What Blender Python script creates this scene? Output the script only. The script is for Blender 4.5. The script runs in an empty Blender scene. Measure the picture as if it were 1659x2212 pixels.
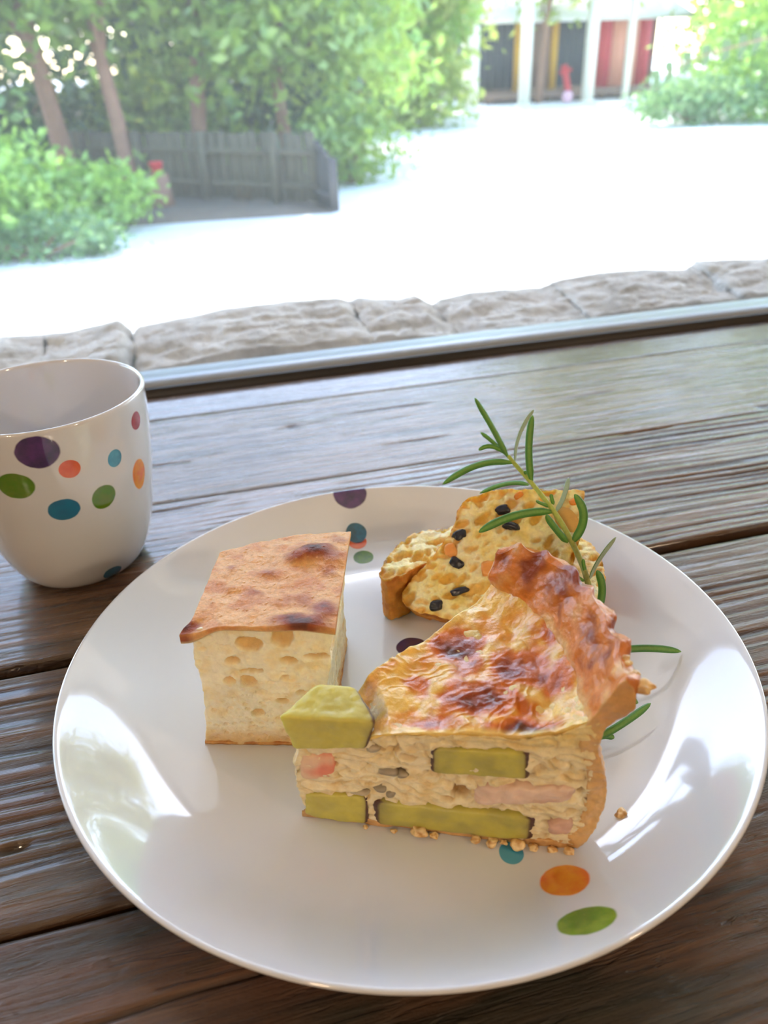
import bpy, math, random
import numpy as np
from mathutils import Matrix, Vector

SC = bpy.context.scene
COL = SC.collection
PI = math.pi

# ------------------------------------------------------------------ camera
cam_d = bpy.data.cameras.new('camera')
cam = bpy.data.objects.new('camera', cam_d)
COL.objects.link(cam)
_r, _u, _w = (.9654, -.2589, -.0327), (.1594, .4856, .8595), (.2066, .8350, -.5100)
_cp = (-.0598, -.2168, .2165)
cam.matrix_world = Matrix(((_r[0], _u[0], -_w[0], _cp[0]), (_r[1], _u[1], -_w[1], _cp[1]),
                           (_r[2], _u[2], -_w[2], _cp[2]), (0, 0, 0, 1)))
cam_d.sensor_width = 36.0
cam_d.sensor_fit = 'AUTO'
cam_d.lens = 1680 / 2212 * 36
cam_d.clip_start = .01
cam_d.clip_end = 300
cam_d.dof.use_dof = True
cam_d.dof.focus_distance = .28
cam_d.dof.aperture_fstop = 12.5
SC.camera = cam

# ------------------------------------------------------------------ sky, sun, exposure
SUN_AZ, SUN_EL = math.radians(16), math.radians(52)      # azimuth from +y towards +x
world = bpy.data.worlds.new('world')
SC.world = world
world.use_nodes = True
wn = world.node_tree
wn.nodes.clear()
sky = wn.nodes.new('ShaderNodeTexSky')
sky.sky_type = 'NISHITA'
sky.sun_disc = False
sky.sun_elevation = SUN_EL
sky.sun_rotation = SUN_AZ
sky.air_density = 1.0
sky.dust_density = 0.9
sky.ozone_density = 1.0
bg = wn.nodes.new('ShaderNodeBackground')
bg.inputs[1].default_value = 1.22
wo = wn.nodes.new('ShaderNodeOutputWorld')
wn.links.new(sky.outputs[0], bg.inputs[0])
wn.links.new(bg.outputs[0], wo.inputs[0])

sun_d = bpy.data.lights.new('sun', 'SUN')
sun_d.energy = 9.0
sun_d.angle = math.radians(.6)
sun_d.color = (1.0, .97, .92)
sun = bpy.data.objects.new('sun', sun_d)
COL.objects.link(sun)
_sd = Vector((math.sin(SUN_AZ) * math.cos(SUN_EL), math.cos(SUN_AZ) * math.cos(SUN_EL), math.sin(SUN_EL)))
sun.rotation_euler = _sd.to_track_quat('Z', 'Y').to_euler()
sun.location = (6, 8, 14)

SC.view_settings.view_transform = 'Standard'
SC.view_settings.look = 'None'
SC.view_settings.gamma = 1.0
SC.view_settings.use_curve_mapping = False
SC.view_settings.exposure = 0.0
SC.cycles.use_denoising = True
SC.cycles.use_adaptive_sampling = True
SC.cycles.adaptive_threshold = .18
SC.cycles.max_bounces = 6
SC.cycles.diffuse_bounces = 4
SC.cycles.glossy_bounces = 3
SC.cycles.transmission_bounces = 4
SC.cycles.transparent_max_bounces = 8
SC.cycles.caustics_reflective = False
SC.cycles.caustics_refractive = False
SC.cycles.sample_clamp_indirect = 6.0

# ------------------------------------------------------------------ numpy noise
_rs = np.random.RandomState(7)
_perm = np.tile(_rs.permutation(256), 3)
_g = _rs.normal(size=(256, 3)); _g /= np.linalg.norm(_g, axis=1)[:, None]


def noise(p):
    """gradient noise, p (N,3) -> (N,) about -1..1"""
    p = np.asarray(p, float)
    i = np.floor(p).astype(int); f = p - i
    i &= 255
    u = f * f * f * (f * (f * 6 - 15) + 10)
    out = 0
    for dx in (0, 1):
        for dy in (0, 1):
            for dz in (0, 1):
                h = _perm[_perm[_perm[i[:, 0] + dx] + i[:, 1] + dy] + i[:, 2] + dz] & 255
                d = (_g[h] * (f - np.array([dx, dy, dz]))).sum(1)
                wgt = (u[:, 0] if dx else 1 - u[:, 0]) * (u[:, 1] if dy else 1 - u[:, 1]) * (u[:, 2] if dz else 1 - u[:, 2])
                out = out + d * wgt
    return out * 1.6


def fbm(p, octv=4, gain=.5):
    p = np.asarray(p, float); s = 0; a = 1.
    for k in range(octv):
        s = s + a * noise(p * 2 ** k + 17.3 * k); a *= gain
    return s


def sst(x, a, b):
    t = np.clip((x - a) / (b - a), 0, 1)
    return t * t * (3 - 2 * t)


def mixc(c0, c1, t):
    t = np.asarray(t)[..., None]
    return np.asarray(c0) * (1 - t) + np.asarray(c1) * t


def lin(r, g, b):
    f = lambda c: (c / 255 / 12.92) if c / 255 <= .04045 else ((c / 255 + .055) / 1.055) ** 2.4
    return (f(r), f(g), f(b))


# ------------------------------------------------------------------ mesh helpers
def psolid(fn, na, nb, nc):
    """closed block from a map of the unit cube; returns V, Q, ABC"""
    def idx(i, j, k): return (i * (nb + 1) + j) * (nc + 1) + k
    qs = []

    def face(A, B, mk, flip):
        a, b = np.meshgrid(np.arange(A), np.arange(B), indexing='ij')
        q = np.stack([mk(a, b), mk(a + 1, b), mk(a + 1, b + 1), mk(a, b + 1)], -1).reshape(-1, 4)
        qs.append(q[:, ::-1] if flip else q)
    face(nb, nc, lambda a, b: idx(0, a, b), True)
    face(nb, nc, lambda a, b: idx(na, a, b), False)
    face(na, nc, lambda a, b: idx(a, 0, b), False)
    face(na, nc, lambda a, b: idx(a, nb, b), True)
    face(na, nb, lambda a, b: idx(a, b, 0), True)
    face(na, nb, lambda a, b: idx(a, b, nc), False)
    Q = np.concatenate(qs)
    uq, inv = np.unique(Q, return_inverse=True)
    Q = inv.reshape(Q.shape)
    k = uq % (nc + 1); j = (uq // (nc + 1)) % (nb + 1); i = uq // ((nc + 1) * (nb + 1))
    ABC = np.stack([i / na, j / nb, k / nc], -1)
    return np.asarray(fn(ABC[:, 0], ABC[:, 1], ABC[:, 2]), float), Q, ABC


def hexa(c8, n=(8, 8, 8)):
    """c8: bottom 4 (ccw from -x-y) then top 4"""
    c = np.asarray(c8, float)

    def fn(a, b, d):
        a, b, d = a[:, None], b[:, None], d[:, None]
        lo = (c[0] * (1 - a) + c[1] * a) * (1 - b) + (c[3] * (1 - a) + c[2] * a) * b
        hi = (c[4] * (1 - a) + c[5] * a) * (1 - b) + (c[7] * (1 - a) + c[6] * a) * b
        return lo * (1 - d) + hi * d
    return psolid(fn, *n)


def round_block(V, ABC, amt):
    """pull corners and edges of a param block in a little"""
    t = np.abs(ABC * 2 - 1)
    e = np.sort(t, axis=1)
    k = sst(e[:, 1], .85, 1.0) * .6 + sst(e[:, 0], .85, 1.0) * .5
    c = V.mean(0)
    d = c - V
    return V + d / (np.linalg.norm(d, axis=1)[:, None] + 1e-9) * (amt * k)[:, None]


def vnormals(V, Q):
    Q = np.asarray(Q)
    if Q.shape[1] == 4:
        fnm = np.cross(V[Q[:, 2]] - V[Q[:, 0]], V[Q[:, 3]] - V[Q[:, 1]])
    else:
        fnm = np.cross(V[Q[:, 1]] - V[Q[:, 0]], V[Q[:, 2]] - V[Q[:, 0]])
    N = np.zeros_like(V)
    for c in range(Q.shape[1]):
        for d in range(3):
            N[:, d] += np.bincount(Q[:, c], fnm[:, d], len(V))
    return N / (np.linalg.norm(N, axis=1)[:, None] + 1e-12)


def make_mesh(name, V, Q, col=None, smooth=True):
    V = np.asarray(V, np.float32); Q = np.asarray(Q, np.int32)
    me = bpy.data.meshes.new(name)
    k = Q.shape[1]
    me.vertices.add(len(V)); me.vertices.foreach_set('co', V.ravel())
    me.loops.add(Q.size); me.loops.foreach_set('vertex_index', Q.ravel())
    me.polygons.add(len(Q))
    me.polygons.foreach_set('loop_start', np.arange(0, Q.size, k, dtype=np.int32))
    me.polygons.foreach_set('loop_total', np.full(len(Q), k, np.int32))
    if smooth:
        me.polygons.foreach_set('use_smooth', np.ones(len(Q), bool))
    if col is not None:
        col = np.asarray(col, np.float32)
        c4 = np.ones((len(V), 4), np.float32); c4[:, :3] = np.clip(col, 0, 4)
        at = me.color_attributes.new('col', 'FLOAT_COLOR', 'POINT')
        at.data.foreach_set('color', c4.ravel())
    me.update(calc_edges=True)
    me.validate()
    return me


def tag(o, label=None, cat=None, group=None, kind=None):
    if label: o['label'] = label
    if cat: o['category'] = cat
    if group: o['group'] = group
    if kind: o['kind'] = kind
    return o


def obj(name, me, mat=None, parent=None, loc=None):
    o = bpy.data.objects.new(name, me)
    COL.objects.link(o)
    if mat is not None and me is not None and not me.materials:
        me.materials.append(mat)
    if parent is not None: o.parent = parent
    if loc is not None: o.location = loc
    return o


def empty(name, loc=(0, 0, 0), rz=0.):
    o = bpy.data.objects.new(name, None)
    o.empty_display_size = .02
    COL.objects.link(o)
    o.location = loc
    o.rotation_euler = (0, 0, rz)
    return o


_BQ = np.array([[0, 3, 2, 1], [4, 5, 6, 7], [0, 1, 5, 4], [1, 2, 6, 5], [2, 3, 7, 6], [3, 0, 4, 7]])


def boxes(name, lst, mat, parent=None):
    """one mesh from axis boxes (x0,x1,y0,y1,z0,z1)"""
    V, Q = [], []
    for n, (x0, x1, y0, y1, z0, z1) in enumerate(lst):
        V += [(x0, y0, z0), (x1, y0, z0), (x1, y1, z0), (x0, y1, z0), (x0, y0, z1), (x1, y0, z1), (x1, y1, z1), (x0, y1, z1)]
        Q.append(_BQ + 8 * n)
    return obj(name, make_mesh(name, V, np.concatenate(Q), smooth=False), mat, parent)


def lathe(prof, n=96):
    """closed profile list of (r,z) -> V,Q (r=0 ends allowed)"""
    prof = np.asarray(prof, float); m = len(prof)
    th = np.arange(n) * 2 * PI / n
    V = np.stack([prof[:, 0][:, None] * np.cos(th), prof[:, 0][:, None] * np.sin(th), np.repeat(prof[:, 1][:, None], n, 1)], -1).reshape(-1, 3)
    i, j = np.meshgrid(np.arange(m - 1), np.arange(n), indexing='ij')
    Q = np.stack([i * n + j, i * n + (j + 1) % n, (i + 1) * n + (j + 1) % n, (i + 1) * n + j], -1).reshape(-1, 4)
    return V, Q


def tube(path, rad, n=10, cap=True):
    P = np.asarray(path, float); m = len(P)
    rad = np.broadcast_to(np.asarray(rad, float), (m,))
    T = np.gradient(P, axis=0); T /= np.linalg.norm(T, axis=1)[:, None] + 1e-12
    up = np.array([0, 0, 1.]) if abs(T[0, 2]) < .9 else np.array([1., 0, 0])
    V = []
    b = np.cross(T[0], up); b /= np.linalg.norm(b)
    for k in range(m):
        b = b - T[k] * (b @ T[k]); b /= np.linalg.norm(b)
        c = np.cross(T[k], b)
        th = np.arange(n) * 2 * PI / n
        V.append(P[k] + rad[k] * (np.cos(th)[:, None] * b + np.sin(th)[:, None] * c))
    V = np.concatenate(V)
    i, j = np.meshgrid(np.arange(m - 1), np.arange(n), indexing='ij')
    Q = np.stack([i * n + j, i * n + (j + 1) % n, (i + 1) * n + (j + 1) % n, (i + 1) * n + j], -1).reshape(-1, 4)
    if cap:
        V = np.concatenate([V, P[:1], P[-1:]])
        a, z = m * n, m * n + 1
        jj = np.arange(n)
        q0 = np.stack([np.full(n, a), (jj + 1) % n, jj, np.full(n, a)], -1)
        q1 = np.stack([np.full(n, z), (m - 1) * n + jj, (m - 1) * n + (jj + 1) % n, np.full(n, z)], -1)
        return V, Q, np.concatenate([q0[:, :3], q1[:, :3]])
    return V, Q, np.zeros((0, 3), int)


def polymesh(name, V, faces, smooth=True):
    me = bpy.data.meshes.new(name)
    me.from_pydata([tuple(v) for v in V], [], [tuple(int(i) for i in f) for f in faces])
    if smooth:
        me.polygons.foreach_set('use_smooth', np.ones(len(me.polygons), bool))
    me.update()
    return me


def tube_mesh(name, path, rad, n=10):
    V, Q, T = tube(path, rad, n)
    return polymesh(name, V, [tuple(q) for q in Q] + [tuple(t) for t in T])


def tubes_mesh(name, items, n=7):
    VV, FF, o = [], [], 0
    for path, rad in items:
        V, Q, T = tube(path, rad, n)
        VV.append(V); FF += [tuple(q + o) for q in Q] + [tuple(t + o) for t in T]
        o += len(V)
    return polymesh(name, np.concatenate(VV), FF)


def remesh(V, faces, voxel):
    me = polymesh('tmp', V, faces, False)
    o = bpy.data.objects.new('tmp', me)
    COL.objects.link(o)
    m = o.modifiers.new('r', 'REMESH'); m.mode = 'VOXEL'; m.voxel_size = voxel
    dg = bpy.context.evaluated_depsgraph_get(); dg.update()
    e = o.evaluated_get(dg).to_mesh()
    nv = len(e.vertices)
    V2 = np.empty(nv * 3, np.float32); e.vertices.foreach_get('co', V2)
    tot = np.empty(len(e.polygons), np.int32); e.polygons.foreach_get('loop_total', tot)
    li = np.empty(len(e.loops), np.int32); e.loops.foreach_get('vertex_index', li)
    Q = li.reshape(-1, 4) if (tot == 4).all() else None
    o.evaluated_get(dg).to_mesh_clear()
    bpy.data.objects.remove(o); bpy.data.meshes.remove(me)
    return V2.reshape(-1, 3).astype(float), Q


# ------------------------------------------------------------------ material helpers
class NT:
    def __init__(s, name):
        s.mat = bpy.data.materials.new(name); s.mat.use_nodes = True
        s.t = s.mat.node_tree; s.t.nodes.clear()
        s.out = s.n('ShaderNodeOutputMaterial')

    def n(s, typ, **kw):
        nd = s.t.nodes.new(typ)
        for k, v in kw.items():
            if k.startswith('i_'):
                nd.inputs[k[2:].replace('_', ' ')].default_value = v
            else:
                setattr(nd, k, v)
        return nd

    def l(s, a, b): s.t.links.new(a, b); return b

    def coords(s, scale=(1, 1, 1), kind='Object'):
        c = s.n('ShaderNodeTexCoord'); m = s.n('ShaderNodeMapping')
        m.inputs['Scale'].default_value = scale
        s.l(c.outputs[kind], m.inputs['Vector']); return m.outputs[0]

    def noise(s, vec, scale, detail=4, rough=.55, dist=0.):
        nd = s.n('ShaderNodeTexNoise'); s.l(vec, nd.inputs['Vector'])
        nd.inputs['Scale'].default_value = scale; nd.inputs['Detail'].default_value = detail
        nd.inputs['Roughness'].default_value = rough; nd.inputs['Distortion'].default_value = dist
        return nd.outputs['Fac']

    def ramp(s, fac, stops):
        nd = s.n('ShaderNodeValToRGB'); s.l(fac, nd.inputs[0])
        e = nd.color_ramp.elements
        while len(e) < len(stops): e.new(.5)
        for k, (p, c) in enumerate(stops):
            e[k].position = p; e[k].color = (*c, 1) if len(c) == 3 else c
        return nd.outputs[0]

    def mix(s, fac, a, b, blend='MIX'):
        nd = s.n('ShaderNodeMix', data_type='RGBA', blend_type=blend)
        for sock, v in ((nd.inputs[0], fac), (nd.inputs[6], a), (nd.inputs[7], b)):
            if hasattr(v, 'is_linked'): s.l(v, sock)
            elif isinstance(v, (int, float)): sock.default_value = v
            else: sock.default_value = (*v, 1)
        return nd.outputs[2]

    def math(s, op, a, b=0., c=None):
        nd = s.n('ShaderNodeMath', operation=op)
        for k, v in enumerate((a, b) if c is None else (a, b, c)):
            if hasattr(v, 'is_linked'): s.l(v, nd.inputs[k])
            else: nd.inputs[k].default_value = v
        return nd.outputs[0]

    def bump(s, h, strength=.3, dist=.001, prev=None):
        b = s.n('ShaderNodeBump'); b.inputs['Strength'].default_value = strength
        b.inputs['Distance'].default_value = dist
        s.l(h, b.inputs['Height'])
        if prev is not None: s.l(prev, b.inputs['Normal'])
        return b.outputs[0]

    def bsdf(s, color, rough=.5, normal=None, **kw):
        b = s.n('ShaderNodeBsdfPrincipled')
        if hasattr(color, 'is_linked'): s.l(color, b.inputs['Base Color'])
        else: b.inputs['Base Color'].default_value = (*color, 1)
        if hasattr(rough, 'is_linked'): s.l(rough, b.inputs['Roughness'])
        else: b.inputs['Roughness'].default_value = rough
        if normal is not None: s.l(normal, b.inputs['Normal'])
        for k, v in kw.items():
            b.inputs[k.replace('_', ' ')].default_value = v
        s.l(b.outputs[0], s.out.inputs[0])
        return b


def plain(name, color, rough=.6, var=.15, scale=6., bump=.0, bscale=40., bdist=.002, **kw):
    m = NT(name); v = m.coords()
    f = m.noise(v, scale, 5)
    c = m.mix(f, tuple(x * (1 - var) for x in color), tuple(min(1, x * (1 + var)) for x in color))
    nrm = m.bump(m.noise(v, bscale, 5), bump, bdist) if bump else None
    m.bsdf(c, rough, nrm, **kw)
    return m.mat


def food(name, rough=.5, sss=.25, radius=(.006, .003, .0012), bump=.35, bscale=900., bdist=.0006, var=.14, spec=.4, vscale=500., rvar=.0, coat=0.):
    """colour from the 'col' attribute with fine grain"""
    m = NT(name); v = m.coords()
    a = m.n('ShaderNodeAttribute', attribute_name='col')
    f = m.noise(v, vscale, 4)
    k = m.ramp(f, [(.25, (1 - var,) * 3), (.75, (1 + var,) * 3)])
    c = m.mix(1.0, a.outputs['Color'], k, 'MULTIPLY')
    b1 = m.bump(m.noise(v, bscale, 5, .6), bump, bdist)
    r = rough
    if rvar:
        r = m.math('ADD', m.math('MULTIPLY', m.noise(v, vscale * .6, 3), rvar), rough - rvar * .5)
    kw = dict(Specular_IOR_Level=spec)
    if sss:
        kw.update(Subsurface_Weight=sss, Subsurface_Scale=1.0)
    b = m.bsdf(c, r, b1, **kw)
    if sss:
        b.inputs['Subsurface Radius'].default_value = radius
        b.subsurface_method = 'RANDOM_WALK'
    if coat:
        b.inputs['Coat Weight'].default_value = coat; b.inputs['Coat Roughness'].default_value = .15
    return m.mat


# ================================================================== ROOM
G = -1.0            # ground level outside
FL = -.72           # floor level
m_plaster = plain('warm_plaster', lin(236, 214, 182), .85, .06, 3., .2, 60.)
m_ceiling = plain('ceiling_boards', lin(222, 196, 160), .7, .12, 3.)
m_floorw = plain('floor_boards', lin(150, 112, 78), .45, .2, 4.)
m_alu = plain('grey_metal', lin(150, 158, 166), .38, .08, 20., .08, 300., Metallic=.35)
m_black = plain('black_rubber', (.012, .012, .013), .5, .2)
m_beam = plain('porch_wood', lin(196, 188, 176), .7, .2, 4.)

X0, X1, Y0, YW = -2.3, 2.9, -3.6, .357
H = 1.75


def struct(o, label, cat):
    return tag(o, label, cat, kind='structure')


struct(boxes('floor', [(X0 - .1, X1 + .1, Y0 - .1, .50, FL - .1, FL)], m_floorw), 'brown board floor of the cafe below the table', 'floor')
struct(boxes('ceiling', [(X0 - .1, X1 + .1, Y0 - .1, .50, H, H + .1)], m_ceiling), 'wooden ceiling of the cafe above the table', 'ceiling')
struct(boxes('wall_back', [(X0 - .1, X1 + .1, Y0 - .1, Y0, FL, H)], m_plaster), 'warm plaster wall behind the viewer', 'wall')
struct(boxes('wall_left', [(X0 - .1, X0, Y0, .50, FL, H)], m_plaster), 'warm plaster wall at the left end of the room', 'wall')
struct(boxes('wall_right', [(X1, X1 + .1, Y0, .50, FL, H)], m_plaster), 'warm plaster wall at the right end of the room', 'wall')
WX0, WX1, WZ1 = -1.35, 1.95, 1.28
struct(boxes('wall_front', [(X0, WX0, YW, .50, FL, H), (WX1, X1, YW, .50, FL, H), (WX0, WX1, YW, .50, WZ1, H), (WX0, WX1, YW, .400, FL, -.012), (WX0, WX1, .400, .50, FL, -.05)], m_plaster),
       'window wall around the wide opening', 'wall')

win = empty('window_1', (0, YW, 0))
struct(win, 'wide fixed window pane in grey metal rail behind the table', 'window')


def wpart(name, lst, mat):
    o = boxes(name, [(x0, x1, y0 - YW, y1 - YW, z0, z1) for x0, x1, y0, y1, z0, z1 in lst], mat, win)
    return o


wpart('bottom_rail', [(WX0, WX1, YW + .0045, .3995, -.012, .0050)], m_alu)
o = wpart('gasket', [(WX0, WX1, YW + .0003, YW + .0044, -.012, .0046)], m_black)
o['label'] = 'thin black gasket along the sill'
wpart('side_rail', [(WX0, WX0 + .04, YW + .006, .40, .0050, WZ1)], m_alu)
wpart('side_rail', [(WX1 - .04, WX1, YW + .006, .40, .0050, WZ1)], m_alu)
wpart('top_rail', [(WX0 + .04, WX1 - .04, YW + .006, .40, WZ1 - .04, WZ1)], m_alu)
# glass: clear with lens flare haze mixed in as a film
gm = NT('window_glass')
tr = gm.n('ShaderNodeBsdfTransparent'); tr.inputs[0].default_value = (.97, .985, .98, 1)
gl = gm.n('ShaderNodeBsdfGlossy'); gl.inputs['Roughness'].default_value = .01
fr = gm.n('ShaderNodeFresnel'); fr.inputs[0].default_value = 1.45
ms = gm.n('ShaderNodeMixShader'); gm.l(fr.outputs[0], ms.inputs[0]); gm.l(tr.outputs[0], ms.inputs[1]); gm.l(gl.outputs[0], ms.inputs[2])
tl = gm.n('ShaderNodeBsdfTranslucent'); tl.inputs[0].default_value = (.9, .95, .9, 1)
veil = gm.math('ADD', gm.math('MULTIPLY', gm.noise(gm.coords(), 9., 5), .03), .050)
m2 = gm.n('ShaderNodeMixShader'); gm.l(veil, m2.inputs[0]); gm.l(ms.outputs[0], m2.inputs[1]); gm.l(tl.outputs[0], m2.inputs[2])
gm.l(m2.outputs[0], gm.out.inputs[0])
V = [(WX0 + .04, .392 - YW, .0055), (WX1 - .04, .392 - YW, .0055), (WX1 - .04, .392 - YW, WZ1 - .04), (WX0 + .04, .392 - YW, WZ1 - .04)]
obj('pane', make_mesh('pane', V, np.array([[0, 1, 2, 3]]), smooth=False), gm.mat, win)

# porch roof outside, shading the sill
pr_ = empty('porch_roof', (0, .5, 1.4)); struct(pr_, 'wooden porch roof outside above the window', 'roof')
boxes('roof_deck', [(-4, 5, 0, 1.45, .10, .14)], m_beam, pr_)
boxes('eave_beam', [(-4, 5, 1.38, 1.46, .02, .10)], m_beam, pr_)
for k in range(9):
    boxes('rafter', [(-3.9 + k * 1.1, -3.83 + k * 1.1, 0, 1.38, .03, .10)], m_beam, pr_)

# ------------------------------------------------------------------ stones on the outer sill
m_stone = NT('stone')
v = m_stone.coords()
f1 = m_stone.noise(v, 28, 8, .65)
sc_ = m_stone.ramp(f1, [(.28, lin(168, 158, 146)), (.5, lin(214, 208, 200)), (.75, lin(236, 231, 224))])
st_ = m_stone.noise(m_stone.coords((14, 40, 60)), 1.2, 5)
sc_ = m_stone.mix(m_stone.ramp(st_, [(.55, (0, 0, 0)), (.75, (.55, .55, .55))]), sc_, lin(168, 142, 116))
m_stone.bsdf(sc_, .85, m_stone.bump(m_stone.noise(v, 160, 8, .65), .7, .004))
m_stone = m_stone.mat
ledge = empty('stone_ledge', (0, .387, -.30)); struct(ledge, 'row of rough pale stones outside the window', 'stone ledge')
tx = [-.75, -.5, -.36, -.2173, -.1991, -.1667, -.1185, -.112, -.108, -.1021, -.0269, .0305, .083, .0961, .1031, .144, .1603, .1791, .1862, .2197, .2938, .3185, .3593, .4147, .4617, .471, .5499, .8]
tz = [.010, .012, .010, .012, .0099, .0094, .0152, .009, .0035, .0071, .0157, .016, .0149, .010, .0132, .0072, .0095, -.0019, .0028, .0066, .0037, .010, .0121, .0115, .0057, .0143, .0095, .012]
edges = [-.78, -.52, -.34, -.182, -.108, .0945, .179, .305, .466, .63, .82]
for k in range(len(edges) - 1):
    a0, a1 = edges[k] + .0004, edges[k + 1] - .0004
    n = max(24, int((a1 - a0) / .0028))

    def fn(a, b, c, a0=a0, a1=a1):
        x = a0 + a * (a1 - a0)
        ztop = np.interp(x, tx, tz)
        y = .404 + b * .112 + .016 * (c > .5) * (1 - b) * 0
        y = y + .022 * sst(c, .45, 1.) * (1 - b)              # battered front face
        zt = ztop - .012 * (1 - b) ** 1.3
        return np.stack([x, y, -.05 + c * (zt + .05)], -1)
    V, Q, ABC = psolid(fn, n, 34, 20)
    N = vnormals(V, Q)
    d = .0032 * fbm(V * np.array([26, 55, 90]) + k * 7, 4) + .0012 * fbm(V * 190 + k, 3)
    strat = np.abs(noise(V * np.array([9, 30, 150]) + k * 3))
    d = d - .0016 * sst(strat, .2, 0.)
    keep = 1 - .75 * sst(ABC[:, 1], .75, 1)
    V = V + N * (d * keep)[:, None]
    V[:, 1] = np.maximum(V[:, 1], .4010)
    V -= np.array([0, .387, -.30])
    obj('stone', make_mesh('stone', V, Q), m_stone, ledge)
boxes('wall_base', [(-1.4, 2.0, .115, .20, G + .30, .25)], m_stone, ledge)

# ================================================================== TABLE
def wood(name, base, dark, green=0., rough=.30, red=.3, coat=.35):
    m = NT(name)
    v = m.coords((1, 1, 1)); vs = m.coords((2.2, 60, 20)); vf = m.coords((7, 320, 60))
    g1 = m.noise(vs, 3., 6, .6, .3); g2 = m.noise(vf, 3., 4, .6)
    c = m.ramp(g1, [(.3, dark), (.5, base), (.72, tuple(min(1, x * 1.55) for x in base))])
    c = m.mix(m.math('MULTIPLY', g2, .35), c, tuple(x * .45 for x in dark))
    big = m.noise(v, 9., 3, .5, .6)
    c = m.mix(m.ramp(big, [(.52, (0, 0, 0)), (.68, (red,) * 3)]), c, lin(92, 50, 32))
    if green:
        c = m.mix(m.ramp(m.noise(m.coords((3, 14, 3)), 2.2, 3), [(.5, (0, 0, 0)), (.6, (green,) * 3)]), c, lin(44, 50, 40))
    gr = m.n('ShaderNodeAttribute', attribute_name='col')
    c = m.mix(1.0, c, gr.outputs['Color'], 'MULTIPLY')
    r = m.math('ADD', m.math('MULTIPLY', m.noise(vs, 6., 4), .22), rough - .11)
    b = m.bump(m.noise(vf, 2.4, 5, .6), .55, .0012)
    b = m.bump(m.noise(v, 420, 3), .10, .0004, b)
    b = m.bump(m.noise(m.coords((210, 18, 20)), 1., 4, .6), .22, .0009, b)
    b = m.bump(m.noise(m.coords((34, 90, 20)), 1.5, 6, .7), .55, .0018, b)
    scr = m.ramp(m.noise(m.coords((38, 430, 30)), 1., 3, .55, .4), [(.54, (1, 1, 1)), (.60, (0, 0, 0))])
    b = m.bump(scr, .55, .0009, b)
    scr2 = m.ramp(m.noise(m.coords((16, 190, 30)), 1., 5, .65, .8), [(.60, (1, 1, 1)), (.66, (0, 0, 0))])
    b = m.bump(scr2, .6, .0014, b)
    c = m.mix(m.math('MULTIPLY', m.math('SUBTRACT', 1., scr2), .45), c, tuple(x * .5 for x in dark))
    m.bsdf(c, r, b, Specular_IOR_Level=.5, Coat_Weight=coat, Coat_Roughness=.11)
    return m.mat


table = empty('table', (.3, .05, FL)); tag(table, 'dark varnished plank table with deep weathered grain beside the window', 'table')
TOP = Vector((-.3, -.05, -FL))
planks = [  # y0, y1, ridge amplitude left/right, mats
    (.3106, .3545, .00003, .00004, 0), (.1876, .3103, .00005, .00013, 1), (.0645, .1873, .00010, .00075, 2),
    (-.0592, .0585, .00068, .00055, 3), (-.1815, -.0608, .00016, .00024, 4), (-.305, -.1830, .0002, .0002, 5)]
wm = [wood('plank_smooth', lin(96, 74, 56), lin(62, 46, 34), 0, .14, .1, .6), wood('plank_worn', lin(116, 90, 66), lin(66, 48, 34), 0, .25, .15, .42),
      wood('plank_ridged', lin(114, 84, 60), lin(54, 38, 26), .2, .26, .25, .6), wood('plank_ridged', lin(112, 84, 56), lin(54, 38, 24), .35, .34, .5, .5),
      wood('plank_brown', lin(104, 74, 52), lin(60, 42, 30), .75, .42, .6), wood('plank_brown', lin(104, 74, 52), lin(60, 42, 30), .6, .42, .6)]
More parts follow.
